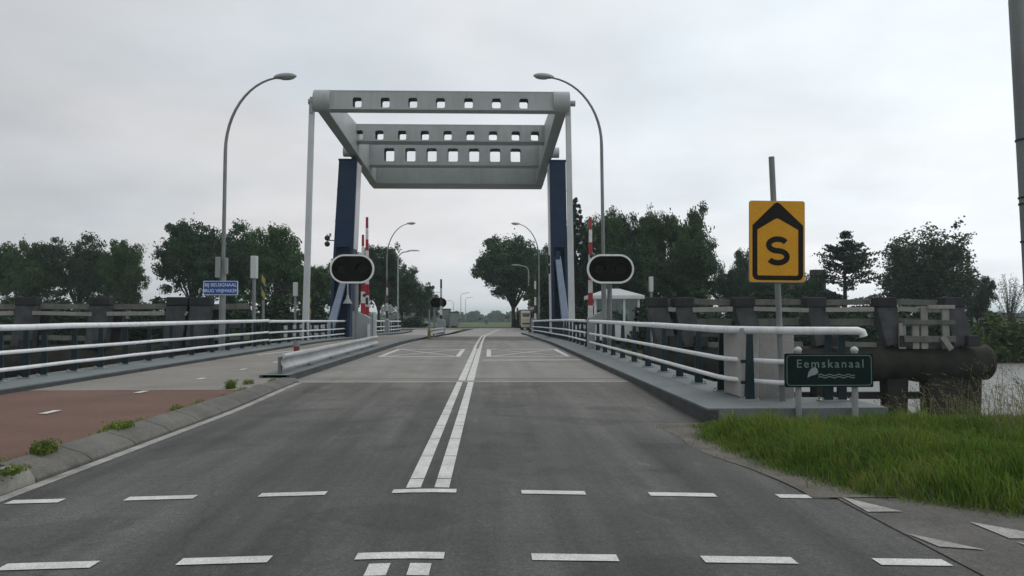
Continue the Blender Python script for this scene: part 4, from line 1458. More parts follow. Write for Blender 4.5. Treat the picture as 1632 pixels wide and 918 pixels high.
for px in (1262, 1282):
    q = at(px, 482, Yd)
    MB().span((q.x - .5, Yd - .03, q.z - .6), (q.x + .5, Yd + .02, q.z + .5)).build('window', M['glass'], ho)
# long low shed and the yellow-edged board on the far bank at the picture's edge
Yd = 120
xa = ax(1588, Yd)
sh = thing('long_shed', (xa + 10, Yd, -.56), 'long low grey shed beyond the canal behind the sparse fan-shaped tree', 'shed')
MB().span((xa, Yd, -.6), (xa + 26, Yd + 8, at(0, 506, Yd).z)).build('wall', M['cabin'], sh)
MB().add([(xa - .4, Yd - .4, at(0, 506, Yd).z), (xa + 26.4, Yd - .4, at(0, 506, Yd).z), (xa + 26.4, Yd + 4, at(0, 499, Yd).z), (xa - .4, Yd + 4, at(0, 499, Yd).z)], [(0, 1, 2, 3)]).build('roof', M['tile'], sh, solid=.1)
Yd = 63
q = at(1568, 515, Yd)
bn = thing('bank_board', (q.x, Yd, -1), 'dark board with yellow edge standing on the far bank among bushes', 'sign')
MB().box((q.x, Yd, q.z), (.75, .06, .55)).build('board', M['dark'], bn, bevel=.01)
MB().box((q.x + .45, Yd, q.z), (.14, .07, .55)).build('edge_strip', M['dullyellow'], bn, bevel=.01)
MB().box((q.x, Yd + .08, q.z - .9), (.08, .08, 1.9)).build('pole', M['galvdark'], bn)


# ------------------------------------------------------------------ trees
def leaves(centres, size, rng, up=.25, flat=1.0, out=None):
    """diamond leaf sprays at the given points"""
    n = len(centres)
    nrm = rng.normal(size=(n, 3))
    nrm[:, 2] = nrm[:, 2] * flat + up
    if out is not None:
        nrm = nrm * .75 + out
    nrm /= np.linalg.norm(nrm, axis=1, keepdims=True)
    t = rng.normal(size=(n, 3))
    t -= nrm * (t * nrm).sum(1, keepdims=True)
    t /= np.linalg.norm(t, axis=1, keepdims=True)
    b = np.cross(nrm, t)
    s = size * (.6 + .8 * rng.random((n, 1)))
    w = s * (.35 + .25 * rng.random((n, 1)))
    v = np.stack([centres - t * s * .5, centres + b * w + nrm * s * .08, centres + t * s * .5, centres - b * w + nrm * s * .08], axis=1).reshape(-1, 3)
    return v, np.arange(4 * n).reshape(-1, 4)


def ball(n, rng):
    p = rng.normal(size=(n, 3))
    p /= np.linalg.norm(p, axis=1, keepdims=True)
    return p * (rng.random((n, 1)) ** .45)


def tree_proto(kind, seed):
    """(crown mesh, trunk mesh): 12 m tall, crown 10 m wide, base at the origin"""
    rng = np.random.default_rng(seed)
    H, W = 12.0, 10.0
    pts, limbs, outs = [], [], {}
    size = .24
    mat, bark = M['leaf'], M['bark']
    up = .25
    flat = 1
    if kind in ('broad', 'round', 'poplar', 'willow'):
        if kind == 'poplar':
            lob = []
            for i in range(15):
                a = rng.random() * 6.28
                r = (rng.random() ** .6) * W * .36
                z = H * (.22 + .62 * rng.random())
                lob.append((r * math.cos(a), r * math.sin(a), z, 1.25 + .5 * rng.random(), 1.9))
            for i in range(6):
                a = i * 1.05 + rng.random()
                r = W * .3 * rng.random() ** .5
                lob.append((r * math.cos(a), r * math.sin(a), H * (.78 + .1 * rng.random()), 1.05, 1.6))
            mat = M['leafgreen']
        else:
            lob = []
            zc, rz_ = (H * .60, H * .36) if kind == 'broad' else (H * .54, H * .42)
            for i in range(20):
                d = rng.normal(size=3)
                d /= np.linalg.norm(d)
                rr = .45 + .32 * rng.random()
                lob.append((d[0] * W * .5 * rr, d[1] * W * .5 * rr, zc + d[2] * rz_ * rr * 1.1, 1.35 + .75 * rng.random(), 1.0))
            lob.append((0, 0, zc, 2.6, .9))
            if kind == 'willow':
                mat = M['leafpale']
        for x, y, z, r, st in lob:
            nc = 10
            cc = ball(nc, rng) * np.array([r, r, r * st]) + np.array([x, y, z])
            for c_ in cc:
                nl = 135 if kind != 'willow' else 105
                rc = .5 + .5 * rng.random()
                q = ball(nl, rng) * rc * np.array([1.15, 1.15, .8]) + c_
                if kind == 'willow':
                    q[:, 2] -= np.abs(rng.normal(size=nl)) * .45 * (1 + .4 * math.hypot(c_[0], c_[1]) / 5)
                outs[len(pts)] = ((q - np.array([x, y, z])) / (r * np.array([1, 1, st])) + .7 * (q - c_) / rc) * .8
                pts.append(q)
            limbs.append((x, y, z))
            if kind == 'willow' or rng.random() < .6:      # stray sprays that break the outline
                d = rng.normal(size=(7, 3))
                d /= np.linalg.norm(d, axis=1, keepdims=True)
                for k in range(7):
                    pts.append(np.array([x, y, z]) + d[k] * np.array([r, r, r * st]) * (.8 + .5 * rng.random((30, 1)) ** 1.6) + rng.normal(size=(30, 3)) * .17)
        for i in range(16):                                # dense heart of the crown
            d = ball(1, rng)[0]
            c_ = np.array([d[0] * W * .3, d[1] * W * .3, (zc if kind != 'poplar' else H * .5) + d[2] * (rz_ * .6 if kind != 'poplar' else H * .25)])
            pts.append(ball(220, rng) * 1.6 + c_)
        fork = H * .24
    elif kind == 'conifer':
        mat, size, up = M['conifer'], .36, .1
        for lev in np.linspace(.06, .985, 26):
            z = H * lev
            R_ = W * .5 * (1 - lev) ** .8 * (.8 + .35 * rng.random()) + .12
            nb = int(5 + 7 * (1 - lev))
            for i in range(nb):
                a = rng.random() * 6.28
                rl = R_ * (.7 + .45 * rng.random())
                nl = int(14 + 34 * rl / 4)
                t = rng.random(nl) ** .7
                q = np.stack([t * rl * math.cos(a), t * rl * math.sin(a), z - t ** 1.5 * rl * .28 + 0 * t], 1) + rng.normal(size=(nl, 3)) * np.array([.2, .2, .11]) * (1.2 - lev * .6)
                pts.append(q)
        fork = H * .9
    elif kind == 'cedar':
        mat, size, up, flat = M['cedar'], .24, .7, 1
        for k in range(66):
            lev = .14 + .84 * rng.random() ** .85
            z = H * lev
            a = rng.random() * 6.28
            side = 1 + .22 * math.cos(a - 1.0)
            rl = (W * .52 * (1.0 - lev) ** .72 * side + .25) * (.55 + .55 * rng.random())
            rise = rl * (.10 + .28 * rng.random()) * (.4 + lev)
            limbs.append((rl * .8 * math.cos(a), rl * .8 * math.sin(a), z + rise * .7, z - .2))
            nt0 = 3 + int(rl * 1.6)
            for t0 in np.linspace(.35, 1, nt0):
                nl = 26
                c_ = np.array([t0 * rl * math.cos(a), t0 * rl * math.sin(a), z + rise * t0 ** 1.4])
                wv = .16 + .30 * min(1, rl / 2.5) * (1.15 - .55 * t0)
                q = rng.normal(size=(nl, 3)) * np.array([wv, wv, .07])
                q[:, 2] -= .18 * (q[:, 0] ** 2 + q[:, 1] ** 2)
                pts.append(c_ + q)
        fork = H * .92
    elif kind == 'fan':
        mat, size = M['leafpale'], .22
        for i in range(64):
            a = rng.random() * 6.28
            sp = rng.random() ** .6
            L_ = H * (.97 - .35 * sp + .08 * rng.random())
            tx, ty = W * .46 * sp * math.cos(a), W * .46 * sp * math.sin(a)
            s0 = .12 + .25 * rng.random()
            ts = s0 + (1 - s0) * rng.random(46) ** .75
            q = np.stack([tx * ts ** 1.3, ty * ts ** 1.3, L_ * ts], 1) + rng.normal(size=(46, 3)) * .12
            pts.append(q)
            if i < 26:
                limbs.append((tx, ty, L_))
        fork = H * .1
    elif kind == 'shrub':
        mat = M['hedge']
        for i in range(34):
            d = rng.normal(size=3)
            d[2] = abs(d[2])
            d /= np.linalg.norm(d)
            c_ = d * np.array([W * .4, W * .4, H * .72]) * (.35 + .65 * rng.random()) + np.array([0, 0, H * .12])
            pts.append(ball(85, rng) * np.array([1.6, 1.6, 1.9]) * (.6 + .5 * rng.random()) + c_)
        size = .85
        fork = H * .1
    O_ = np.concatenate([outs.get(i, np.zeros_like(p_)) for i, p_ in enumerate(pts)])
    P_ = np.concatenate(pts)
    fx = W * .5 / np.percentile(np.abs(P_[:, :2]), 99)
    fz = H / np.percentile(P_[:, 2], 99.7)
    P_ *= np.array([fx, fx, fz])
    limbs = [(l[0] * fx, l[1] * fx) + tuple(q_ * fz for q_ in l[2:]) for l in limbs]
    P_[:, 2] = np.maximum(P_[:, 2], .15)
    v, q = leaves(P_, size, rng, up, flat, O_)
    crown = npmesh('crown', v, q, mat)
    mb = MB()
    if kind in ('conifer', 'cedar'):
        mb.tube([(0, 0, -.3), (.05, 0, H * .5), (0, 0, fork)], [.3, .2, .04], 8)
        for l in limbs:
            mb.tube([(0, 0, l[3]), l[:3]], [.07, .02], 5)
    elif kind == 'fan':
        mb.tube([(0, 0, -.3), (0, 0, fork)], [.28, .24], 8)
        for l in limbs:
            mb.tube([(0, 0, fork * .7), (l[0] * .35, l[1] * .35, l[2] * .5), l], [.13, .07, .015], 5)
    elif kind == 'shrub':
        for a in range(5):
            mb.tube([(0, 0, -.3), (math.cos(a * 1.26) * W * .2, math.sin(a * 1.26) * W * .2, H * .6)], [.25, .08], 5)
    else:
        mb.tube([(0, 0, -.3), (.06, .03, fork * .5), (.0, .1, fork), (.15, 0, H * .55)], [.36, .27, .24, .12], 10)
        for i, l in enumerate(limbs):
            mid = (l[0] * .45, l[1] * .45, lerp(fork, l[2], .5))
            mb.tube([(0, .05, fork * (.8 + .02 * (i % 9))), mid, l], [.13, .08, .03], 6)
    me = bpy.data.meshes.new('trunk')
    me.from_pydata(mb.v, [], mb.f)
    me.shade_smooth()
    me.materials.append(M['barkpale'] if kind == 'fan' else bark)
    return crown, me


PROTO = {}
for kind, n in (('broad', 3), ('round', 2), ('poplar', 2), ('willow', 1), ('conifer', 2), ('cedar', 1), ('fan', 1), ('shrub', 2)):
    for i in range(n):
        PROTO[kind, i] = tree_proto(kind, 100 + 17 * i + len(kind))


def plant(name, kind, var, px, ytop, wpx, Yd, label, cat, group, z0=-.6, rot=None, mat=None, deep=1.0):
    top = at(px, ytop, Yd)
    w = wpx * Yd / F * .94
    o = thing(name, (top.x, Yd, z0), label, cat, group)
    sx, sz = w / 10.0, (top.z - z0) / 12.0
    rot = random.random() * 6.28 if rot is None else rot
    for part, me in zip(('crown', 'trunk'), PROTO[kind, var]):
        c_ = link(part, me, o)
        c_.scale = (sx, sx * deep, sz)
        c_.rotation_euler.z = rot
        if mat and part == 'crown':
            c_.material_slots[0].link = 'OBJECT'
            c_.material_slots[0].material = mat
    return o


TL, TR, TM = 'trees along the far bank beyond the cycle path', 'trees along the far bank beyond the control house', 'roadside trees past the bridge'
G = M['leafgreen']
for a in (
    ('tree', 'broad', 0, -112, 395, 120, 118, 'broad dark tree outside the row, farthest from the bridge on the cycle path side', TL, None),
    ('tree', 'broad', 1, -25, 400, 105, 112, 'low dark tree at the far end of the row on the cycle path side', TL, None),
    ('tree', 'round', 0, 42, 388, 100, 110, 'rounded green tree, outermost full crown of the row behind the timber fender', TL, G),
    ('tree', 'broad', 2, 126, 375, 105, 112, 'dark tree with the highest peak in the row of three beyond the timber fender', TL, None),
    ('tree', 'round', 1, 197, 387, 80, 108, 'loose green tree next to the gap of sky beyond the timber fender', TL, G),
    ('tree', 'broad', 0, 309, 357, 118, 98, 'tall dark tree just outside the lamp post with the blue sign', TL, None),
    ('tree', 'broad', 2, 368, 356, 120, 101, 'tallest dark tree right behind the lamp post with the blue sign', TL, None),
    ('tree', 'round', 0, 442, 364, 104, 94, 'large green tree behind the ship signal and lift rod', TL, G),
    ('tree', 'round', 1, 503, 425, 74, 100, 'lower green tree filling the gap between lift rod and blue tower', TL, G),
    ('tree', 'broad', 1, 560, 402, 70, 112, 'tree mostly hidden behind the blue tower and oval signal', TM, None),
    ('tree', 'broad', 1, 604, 394, 84, 112, 'tallest tree of the clump behind the thin dark and white barrier', TM, None),
    ('tree', 'round', 0, 641, 424, 72, 122, 'middle tree of the clump past the bridge with lamp arms showing', TM, None),
    ('tree', 'broad', 2, 669, 447, 46, 136, 'smallest tree of the clump nearest the distant oval signal', TM, None),
    ('tree', 'round', 1, 684, 470, 40, 150, 'low tree directly behind the distant oval signal', TM, None),
    ('tree', 'round', 0, 872, 430, 66, 104, 'low leafy tree behind the lorry, in front of the blue tower line', TM, G),
    ('tree', 'broad', 0, 819, 379, 130, 122, 'large round tree with a bare trunk beside the far road', TM, None),
    ('tree', 'broad', 2, 868, 396, 80, 116, 'dark tree between the large roadside tree and the blue tower', TM, None),
    ('tree', 'poplar', 0, 962, 343, 78, 92, 'upright green tree behind the tall lamp post by the control house', TR, None),
    ('tree', 'poplar', 1, 1006, 338, 80, 96, 'upright green tree above the oval signal and control house', TR, None),
    ('tree', 'poplar', 0, 1046, 342, 76, 92, 'upright tree directly above the grey ship signal', TR, None),
    ('tree', 'poplar', 1, 1089, 333, 88, 90, 'tallest upright tree at the outer edge of the dense wood', TR, None),
    ('tree', 'round', 0, 1110, 378, 96, 84, 'dark rounded tree in front of the dense wood, sloping to the gap', TR, None),
    ('tree', 'broad', 1, 1010, 392, 110, 82, 'dark low tree filling the wood behind the control house roof', TR, None),
    ('tree', 'round', 1, 1163, 430, 52, 100, 'small tree in the dip between the wood and the amber sign', TR, None),
    ('tree', 'round', 0, 1198, 398, 74, 104, 'tree with a pale top poking out beside the amber sign', TR, M['leafpale']),
    ('tree', 'broad', 2, 1246, 420, 84, 98, 'dark tree hidden behind the lower half of the amber sign', TR, None),
    ('tree', 'round', 1, 1225, 436, 80, 84, 'low dark tree under the lower edge of the amber sign', TR, None),
    ('tree', 'broad', 0, 1288, 446, 60, 85, 'low dark tree between the amber sign and the layered cedar', TR, None),
    ('tree', 'willow', 0, 1474, 366, 164, 88, 'wide drooping tree above the end of the timber fender', TR, None),
    ('tree', 'round', 1, 1556, 442, 52, 92, 'slim tree next to the wide drooping tree at its outer side', TR, M['leafpale']),
    ('tree', 'willow', 0, 1705, 420, 110, 95, 'drooping tree farther along the bank outside the fan-shaped tree', TR, None),
):
    plant(a[0], a[1], a[2], a[3], a[4], a[5], a[6], a[7], 'tree', a[8], mat=a[9])
plant('conifer_tree', 'conifer', 0, 917, 319, 104, 90, 'tall dark conifer rising beside the lift rod at the control house side', 'tree', TR)
plant('conifer_tree', 'conifer', 1, 893, 345, 90, 96, 'dark conifer showing between the blue tower and lift rod', 'tree', TR)
plant('conifer_tree', 'conifer', 1, 940, 366, 90, 86, 'lower dark conifer behind the red and white barrier arm', 'tree', TR)
plant('cedar_tree', 'cedar', 0, 1345, 371, 150, 82, 'layered cedar with flat open branches beside the amber sign', 'tree', TR, z0=-1.2)
plant('young_tree', 'fan', 0, 1608, 438, 62, 90, 'sparse fan-shaped young tree at the outer end of the far bank', 'tree', TR)
SG = 'shrubs along the far canal bank'
for i, (px, yt, w, Yd, z0) in enumerate(((-60, 478, 100, 74, -.7), (20, 474, 90, 76, -.7), (95, 478, 95, 72, -.7), (170, 472, 90, 75, -.7), (245, 476, 80, 72, -.7), (310, 474, 80, 76, -.7), (375, 470, 85, 72, -.7), (440, 466, 80, 74, -.7), (500, 470, 70, 76, -.7), (-10, 492, 95, 64, -1.6), (70, 490, 95, 65, -1.6), (150, 492, 95, 64, -1.6), (230, 490, 95, 65, -1.6), (310, 492, 90, 64, -1.6), (390, 490, 90, 65, -1.6), (465, 490, 80, 66, -1.6))):
    plant('shrub', 'shrub', i % 2, px, yt, w, Yd, 'dark green shrub on the far bank under the trees behind the cycle path fender', 'shrub', SG, z0=z0)
for i, (px, yt, w, Yd, z0) in enumerate(((905, 478, 70, 76, -.7), (940, 484, 60, 80, -.7), (1050, 470, 80, 70, -.9), (1110, 466, 90, 72, -.9), (1175, 470, 90, 70, -.9), (1240, 466, 90, 73, -.9), (1305, 476, 80, 70, -.9), (1370, 488, 80, 68, -.9), (1440, 480, 90, 70, -.9), (1510, 486, 80, 69, -.9), (1045, 494, 90, 64, -1.7), (1120, 490, 95, 65, -1.7), (1200, 492, 95, 64, -1.7), (1280, 490, 95, 65, -1.7), (1360, 494, 90, 64, -1.7), (1435, 496, 90, 65, -1.7), (1500, 500, 80, 64, -1.7))):
    plant('shrub', 'shrub', (i + 1) % 2, px, yt, w, Yd, 'dark green shrub on the far bank behind the boards of the canal sign fender', 'shrub', 'shrubs on the control house bank', z0=z0)
for px, yt, w, Yd, lab in ((1575, 546, 70, 61.6, 'low green bush hanging over the water under the bank board'), (1630, 548, 80, 61.6, 'low green bush hanging over the water below the fan-shaped tree'), (1598, 500, 92, 63, 'bright green bush over the water at the outer end of the far bank'), (1548, 512, 62, 66, 'fresh green bush next to the last fender post on the far bank'), (1664, 508, 90, 63, 'bright green bush on the far bank farthest from the bridge')):
    plant('bush', 'shrub', 1, px, yt, w, Yd, lab, 'bush', 'bright bushes on the far bank', z0=-2.3, mat=M['bush'])
plant('bush', 'shrub', 0, 578, 508, 50, 86, 'low bush at the foot of the tree clump past the railing', 'bush', None, z0=-.6)
plant('bush', 'shrub', 1, 652, 505, 60, 128, 'low dark bush between the lamp posts and the grey cabins', 'bush', None, z0=-.6)
plant('bush', 'shrub', 0, 872, 488, 40, 92, 'dark bush behind the parked lorry and far railing end', 'bush', None, z0=-.6)
plant('bush', 'shrub', 1, 829, 492, 16, 112, 'narrow dark bush between the big trunk and the parked lorry', 'bush', None, z0=-.6)

# far wood across the fields: one mass
rng = np.random.default_rng(5)
cs = []
for i in range(230):
    x = -900 + 1800 * i / 230 + rng.normal() * 3
    yw = 600 + rng.normal() * 25
    hgt = 5.9 + 1.0 * rng.random() + .7 * math.sin(i * .23)
    for k in range(4):
        q = ball(40, rng) * np.array([5.0, 4, 2.2]) + np.array([x + rng.normal() * 3, yw, hgt * (.2 + .2 * k) - 4])
        cs.append(q)
P_ = np.concatenate(cs)
P_[:, 2] = np.maximum(P_[:, 2], -3.8)
v, q = leaves(P_, 3.6, rng)
o = bpy.data.objects.new('far_wood', npmesh('far_wood', v, q, M['leafpale']))  # haze is partly painted in by the paler leaf material
COL.objects.link(o)
tag(o, 'long low wood far across the fields, haze partly painted into its leaves', 'wood', None, 'stuff')


# ------------------------------------------------------------------ grass
def blades(pos, h, w, lean, rng):
    """curved blades: pos n x 3, h n, w n; 5 points each"""
    n = len(pos)
    a = rng.random(n) * 6.283
    d = np.stack([np.cos(a), np.sin(a), 0 * a], 1)
    b = rng.random(n) * 6.283
    ln = (np.stack([np.cos(b), np.sin(b), 0 * b], 1) * .5 + np.array(lean)) * h[:, None]
    ln *= (.4 + .9 * rng.random((n, 1)))
    base = pos
    mid = pos + ln * .35 + np.array([0, 0, 1]) * (h * .6)[:, None]
    tip = pos + ln + np.array([0, 0, 1]) * (h * .98)[:, None] - np.array([0, 0, 1]) * (np.linalg.norm(ln, axis=1) * .25)[:, None]
    W_ = d * w[:, None]
    v = np.stack([base - W_, base + W_, mid + W_ * .75, mid - W_ * .75, tip], 1).reshape(-1, 3)
    i = np.arange(n)[:, None] * 5
    tris = np.concatenate([i + np.array([[0, 1, 2]]), i + np.array([[0, 2, 3]]), i + np.array([[3, 2, 4]])], 0)
    return v, tris


BY = np.array([4.2, 4.45, 4.7, 5.1, 5.8, 6.6, 7.8, 9.6, 10.9, 11.1, 11.2, 12.6, 12.7, 20])
BX = np.array([16, 11, 8, 5.6, 3.70, 2.80, 2.44, 2.24, 2.3, 2.9, 5.55, 5.6, 4.4, 4.4])


def vs_(x, y):
    return (x - np.interp(y, BY, BX)) * .8


def vz(x, y):
    s = vs_(x, y)
    t = np.clip(s / .7, 0, 1)
    z = -.13 + .17 * t * t * (3 - 2 * t)
    z = z + .025 * np.sin(x * 3.1 + y * 1.7) * t + .02 * np.sin(x * 1.3 - y * 2.9) * t
    z = z - .09 * np.clip((y - 9.4) / 1.4, 0, 1) * t
    return z - np.where(y > 11.1, (y - 11.1) * .72, 0)


gx = frange(2.0, 16, .2)
gy = frange(4.0, 16, .2)
mb = MB().sheet(lambda y: gx, gy, lambda x, y: float(vz(np.array(x), np.array(y))) - (.25 if vs_(np.array(x), np.array(y)) < -.1 else 0))
struct(mb.build('grass_verge', M['soil'], smooth=True))
rng = np.random.default_rng(3)
n = 170000
x = 2.1 + (rng.random(n) ** 1.25) * 10
y = 4.2 + rng.random(n) * 9.6
s = vs_(x, y)
inview = (x < .80 * y + 1.2)
keep = (s > .0) & (rng.random(n) < np.where(inview, 1, .35)) & ~((x < 5.6) & (y > 11.0))
x, y, s = x[keep], y[keep], s[keep]
cl_ = np.zeros(len(x))
for cx_, cy_, cr_, ch_ in zip(2.4 + rng.random(260) * 9, 4.6 + rng.random(260) * 7, .08 + .16 * rng.random(260), .3 + .9 * rng.random(260)):
    cl_ = np.maximum(cl_, ch_ * np.exp(-((x - cx_) ** 2 + (y - cy_) ** 2) / cr_ ** 2))
patch = .5 + .5 * np.sin(x * 2.3 + 1.3 * np.sin(y * 1.9)) * np.sin(y * 2.1 + x)
h = .9 * (.07 + .10 * np.clip(s / .6, 0, 1) + .08 * patch * np.clip(s, 0, 1) + .16 * cl_ * np.clip(s * 2, .2, 1)) * (.4 + .9 * rng.random(len(x))) * np.where(y > 9.6, np.clip(1 - (y - 9.6) * .5, .35, 1), 1)
pos = np.stack([x, y, vz(x, y) - .01], 1)
dry = rng.random(len(x)) < (.05 + .16 * (np.sin(x * 1.7 + 2) * np.sin(y * 2.3 + x * .6) > .35) + .5 * np.exp(-np.clip(s, 0, 9) / .12))
stray = 2200
sx_ = 2.0 + rng.random(stray) * 6
sy_ = 4.6 + rng.random(stray) * 6.3
ss_ = vs_(sx_, sy_)
kk = (ss_ < .02) & (ss_ > -.24 * rng.random(stray) ** 1.5) & (np.sin(sx_ * 7) * np.sin(sy_ * 5) > -.2)
sp_ = np.stack([sx_[kk], sy_[kk], np.full(kk.sum(), -.075)], 1)
dp_, dh_ = np.concatenate([pos[dry], sp_]), np.concatenate([h[dry] * .9, .03 + .07 * rng.random(kk.sum())])
v, t = blades(dp_, dh_, .0025 + .003 * rng.random(len(dp_)), (-.2, -.05, 0), rng)
o = bpy.data.objects.new('dry_grass', npmesh('dry_grass', v, t, M['drygrass']))
COL.objects.link(o)
tag(o, 'yellowed dry grass mixed through the verge and along its gritty edge', 'grass', None, 'stuff')
pos, h, x = pos[~dry], h[~dry], x[~dry]
v, t = blades(pos, h, .003 + .0045 * rng.random(len(x)), (-.22, .0, 0), rng)
o = bpy.data.objects.new('grass', npmesh('grass', v, t, M['grass']))
COL.objects.link(o)
tag(o, 'uneven uncut green grass on the verge around the canal sign', 'grass', None, 'stuff')
# seeding stalks
n = 1100
x = np.concatenate([5.2 + rng.random(n) * 5.5, 2.6 + rng.random(500) * 5])
y = np.concatenate([8.4 + rng.random(n) * 3.9, 7 + rng.random(500) * 4])
keep = (vs_(x, y) > .15) & (x > 5.35 + np.sin(x * 9) * .3 - .0 * y) | ((rng.random(len(x)) < .12) & (vs_(x, y) > .1))
keep &= ~((x < 5.6) & (y > 11.0))
x, y = x[keep], y[keep]
far = np.clip((x - 4.8) / 2.2, 0, 1)
h = (.22 + .68 * far) * (.55 + .6 * rng.random(len(x)))
pos = np.stack([x, y, vz(x, y)], 1)
v, t = blades(pos, h, .0022 + .0016 * rng.random(len(x)), (-.42, 0, 0), rng)
tips = v.reshape(-1, 5, 3)[:, 4]
mids = v.reshape(-1, 5, 3)[:, 2]
hd_ = np.repeat(tips, 12, axis=0) + (np.repeat(mids, 12, axis=0) - np.repeat(tips, 12, axis=0)) * (rng.random((len(tips) * 12, 1)) * .4) + rng.normal(size=(len(tips) * 12, 3)) * .004
v2, q2 = leaves(hd_, .012, rng)
t2 = np.concatenate([q2[:, [0, 1, 2]], q2[:, [0, 2, 3]]]) + len(v)
o = bpy.data.objects.new('seeding_grass', npmesh('seeding_grass', np.concatenate([v, v2]), np.concatenate([t, t2]), M['straw']))
COL.objects.link(o)
tag(o, 'tall straw coloured seeding grass leaning over the canal bank', 'grass', None, 'stuff')


def weed(px, py, wd, ht, label, n=500):
    wd, ht = wd * .6, ht * .7
    n *= 1 + (n < 400)
    Yd = (1.4 - CZ) * F / (py - 502)
    q = at(px, py, Yd)
    r_ = np.random.default_rng(int(px))
    pos = np.stack([q.x + np.clip(r_.normal(size=n), -1.6, 1.6) * wd * .32, Yd + np.clip(r_.normal(size=n), -1.6, 1.6) * wd * .7, np.full(n, CZ + .0)], 1)
    hh = ht * (.35 + .75 * r_.random(n))
    v, t = blades(pos - np.array([q.x, Yd, CZ]), hh, .003 + .003 * r_.random(n), (-.1, 0, 0), r_)
    lf = np.repeat(v.reshape(-1, 5, 3)[::2, 3], 2, axis=0)
    lf = lf + r_.normal(size=lf.shape) * .02
    v2, q2 = leaves(lf, .022, r_)
    t2 = np.concatenate([q2[:, [0, 1, 2]], q2[:, [0, 2, 3]]]) + len(v)
    o = bpy.data.objects.new('weed_tuft', npmesh('weed_tuft', np.concatenate([v, v2]), np.concatenate([t, t2]), M['weed']))
    o.location = (q.x, Yd, CZ)
    COL.objects.link(o)
    tag(o, label, 'weeds', 'weeds growing along the sloped kerb')


n = 2600
yy = 7.2 + rng.random(n) * 10
dn = np.clip(.5 + .5 * np.sin(yy * 2.7) + .6 * np.sin(yy * 6.1 + 1), 0, 1.5)
kk = rng.random(n) < dn * .5
yy = yy[kk]
pos = np.stack([-4.345 - np.abs(rng.normal(size=len(yy))) * .035, yy, np.full(len(yy), CZ - .01)], 1)
v, t = blades(pos, .02 + .06 * rng.random(len(yy)) * dn[kk], .003 + .003 * rng.random(len(yy)), (-.1, 0, 0), rng)
o = bpy.data.objects.new('kerb_weeds', npmesh('kerb_weeds', v, t, M['weed']))
COL.objects.link(o)
tag(o, 'thin line of low weeds growing in the joint behind the kerb', 'weeds', None, 'stuff')
weed(71, 717, .22, .2, 'bushy weed tuft closest to the pale kerb end')
weed(190, 679, .3, .1, 'long low weed tuft halfway along the sloped kerb', 300)
weed(282, 650, .15, .07, 'tiny weed tuft between the two weedy stretches of kerb', 90)
weed(368, 618, .18, .26, 'tall thin weed at the kerb close to the guard rail end', 120)
weed(396, 611, .2, .13, 'small weed tuft next to the guard rail end', 120)
weed(20, 748, .2, .08, 'flat weed tuft touching the pale kerb end', 120)

# ------------------------------------------------------------------ haze over the far fields
m, nt = nodes('damp air')
pv = N(nt, 'ShaderNodeVolumePrincipled', Density=.00042)
pv.inputs['Color'].default_value = (.78, .95, .95, 1)
pv.inputs['Anisotropy'].default_value = .2
o = N(nt, 'ShaderNodeOutputMaterial')
L(nt, pv.outputs[0], o.inputs['Volume'])
hz = MB().span((-2050, -90, -6), (2050, 2650, 16.5)).build('haze', m)
hz['kind'] = 'stuff'
tag(hz, 'thin damp haze that pales the distant wood and fields', 'haze')

# ------------------------------------------------------------------ light
SUN_EL, SUN_AZ = 52, 40          # high, ahead and to the right, behind cloud
w = bpy.data.worlds.new('World')
S.world = w
w.use_nodes = True
nt = w.node_tree
nt.nodes.clear()
sky = N(nt, 'ShaderNodeTexSky', _sky_type='NISHITA')
sky.sun_disc = False
sky.sun_elevation = R(SUN_EL)
sky.sun_rotation = R(SUN_AZ)
sky.air_density = 1.2
sky.dust_density = 3
tc = N(nt, 'ShaderNodeTexCoord').outputs['Generated']
sp = N(nt, 'ShaderNodeSeparateXYZ')
L(nt, tc, sp.inputs[0])
# cloud sheet coordinates: flatten the dome
dv = N(nt, 'ShaderNodeVectorMath', _operation='DIVIDE')
zc_ = N(nt, 'ShaderNodeMath', _operation='ADD')
L(nt, sp.outputs['Z'], zc_.inputs[0])
zc_.inputs[1].default_value = .22
cmb = N(nt, 'ShaderNodeCombineXYZ')
for i in range(3):
    L(nt, zc_.outputs[0], cmb.inputs[i])
L(nt, tc, dv.inputs[0])
L(nt, cmb.outputs[0], dv.inputs[1])
n1 = N(nt, 'ShaderNodeTexNoise', Scale=.9, Detail=6, Roughness=.5, Distortion=.4)
L(nt, mapv(nt, dv.outputs[0], (1, 1, 1), (2.3, .4, 0)), n1.inputs['Vector'])
n2 = N(nt, 'ShaderNodeTexNoise', Scale=2.4, Detail=5, Roughness=.5)
L(nt, mapv(nt, dv.outputs[0], (1, 1, 1), (7.3, 3.4, 0)), n2.inputs['Vector'])
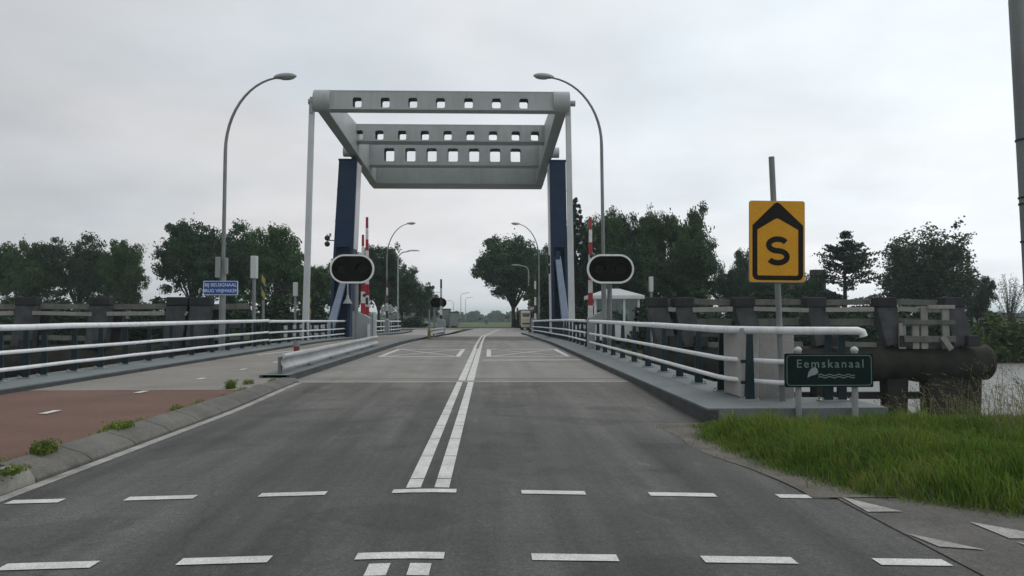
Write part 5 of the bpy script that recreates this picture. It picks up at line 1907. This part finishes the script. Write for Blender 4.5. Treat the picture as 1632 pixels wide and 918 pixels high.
# brightness: the veil is thinner towards the sun's side
dot = N(nt, 'ShaderNodeVectorMath', _operation='DOT_PRODUCT')
L(nt, tc, dot.inputs[0])
dot.inputs[1].default_value = (.97, .10, .22)
br_ = N(nt, 'ShaderNodeMapRange')
for k_, v_ in (('From Min', -.45), ('From Max', .66), ('To Min', 5.8), ('To Max', 10.7)):
    br_.inputs[k_].default_value = v_
L(nt, dot.outputs['Value'], br_.inputs['Value'])
cm = ramp(nt, n1.outputs['Fac'], (.875, .945, 1.0), (1.0, .995, 1.02), .36, .64)
cm = mul(nt, cm, n2.outputs['Fac'], .92, 1.07, .3, .7)
mx = N(nt, 'ShaderNodeMix', _data_type='RGBA', _blend_type='MULTIPLY')
mx.inputs[0].default_value = 1
L(nt, cm, mx.inputs[6])
L(nt, br_.outputs['Result'], mx.inputs[7])
cov = N(nt, 'ShaderNodeMapRange')
for k_, v_ in (('From Min', .3), ('From Max', .7), ('To Min', .90), ('To Max', .99)):
    cov.inputs[k_].default_value = v_
L(nt, n1.outputs['Fac'], cov.inputs['Value'])
fin = N(nt, 'ShaderNodeMix', _data_type='RGBA')
L(nt, cov.outputs['Result'], fin.inputs[0])
L(nt, sky.outputs[0], fin.inputs[6])
L(nt, mx.outputs[2], fin.inputs[7])
bg = N(nt, 'ShaderNodeBackground', Strength=.1)
L(nt, fin.outputs[2], bg.inputs['Color'])
wo = N(nt, 'ShaderNodeOutputWorld')
L(nt, bg.outputs[0], wo.inputs[0])
sd = bpy.data.lights.new('sun', 'SUN')
sd.energy = .55
sd.angle = R(25)
sd.color = (1, .97, .92)
so = bpy.data.objects.new('sun', sd)
COL.objects.link(so)
dirv = Vector((math.sin(R(SUN_AZ)) * math.cos(R(SUN_EL)), math.cos(R(SUN_AZ)) * math.cos(R(SUN_EL)), math.sin(R(SUN_EL))))
so.rotation_euler = dirv.to_track_quat('Z', 'Y').to_euler()

S.view_settings.view_transform = 'Standard'
S.view_settings.look = 'None'
S.view_settings.exposure = 0.0
S.view_settings.gamma = 1
S.cycles.use_denoising = True
S.cycles.max_bounces = 6
S.cycles.diffuse_bounces = 3
S.cycles.glossy_bounces = 3
S.cycles.transmission_bounces = 4
S.cycles.transparent_max_bounces = 8
S.cycles.volume_bounces = 0
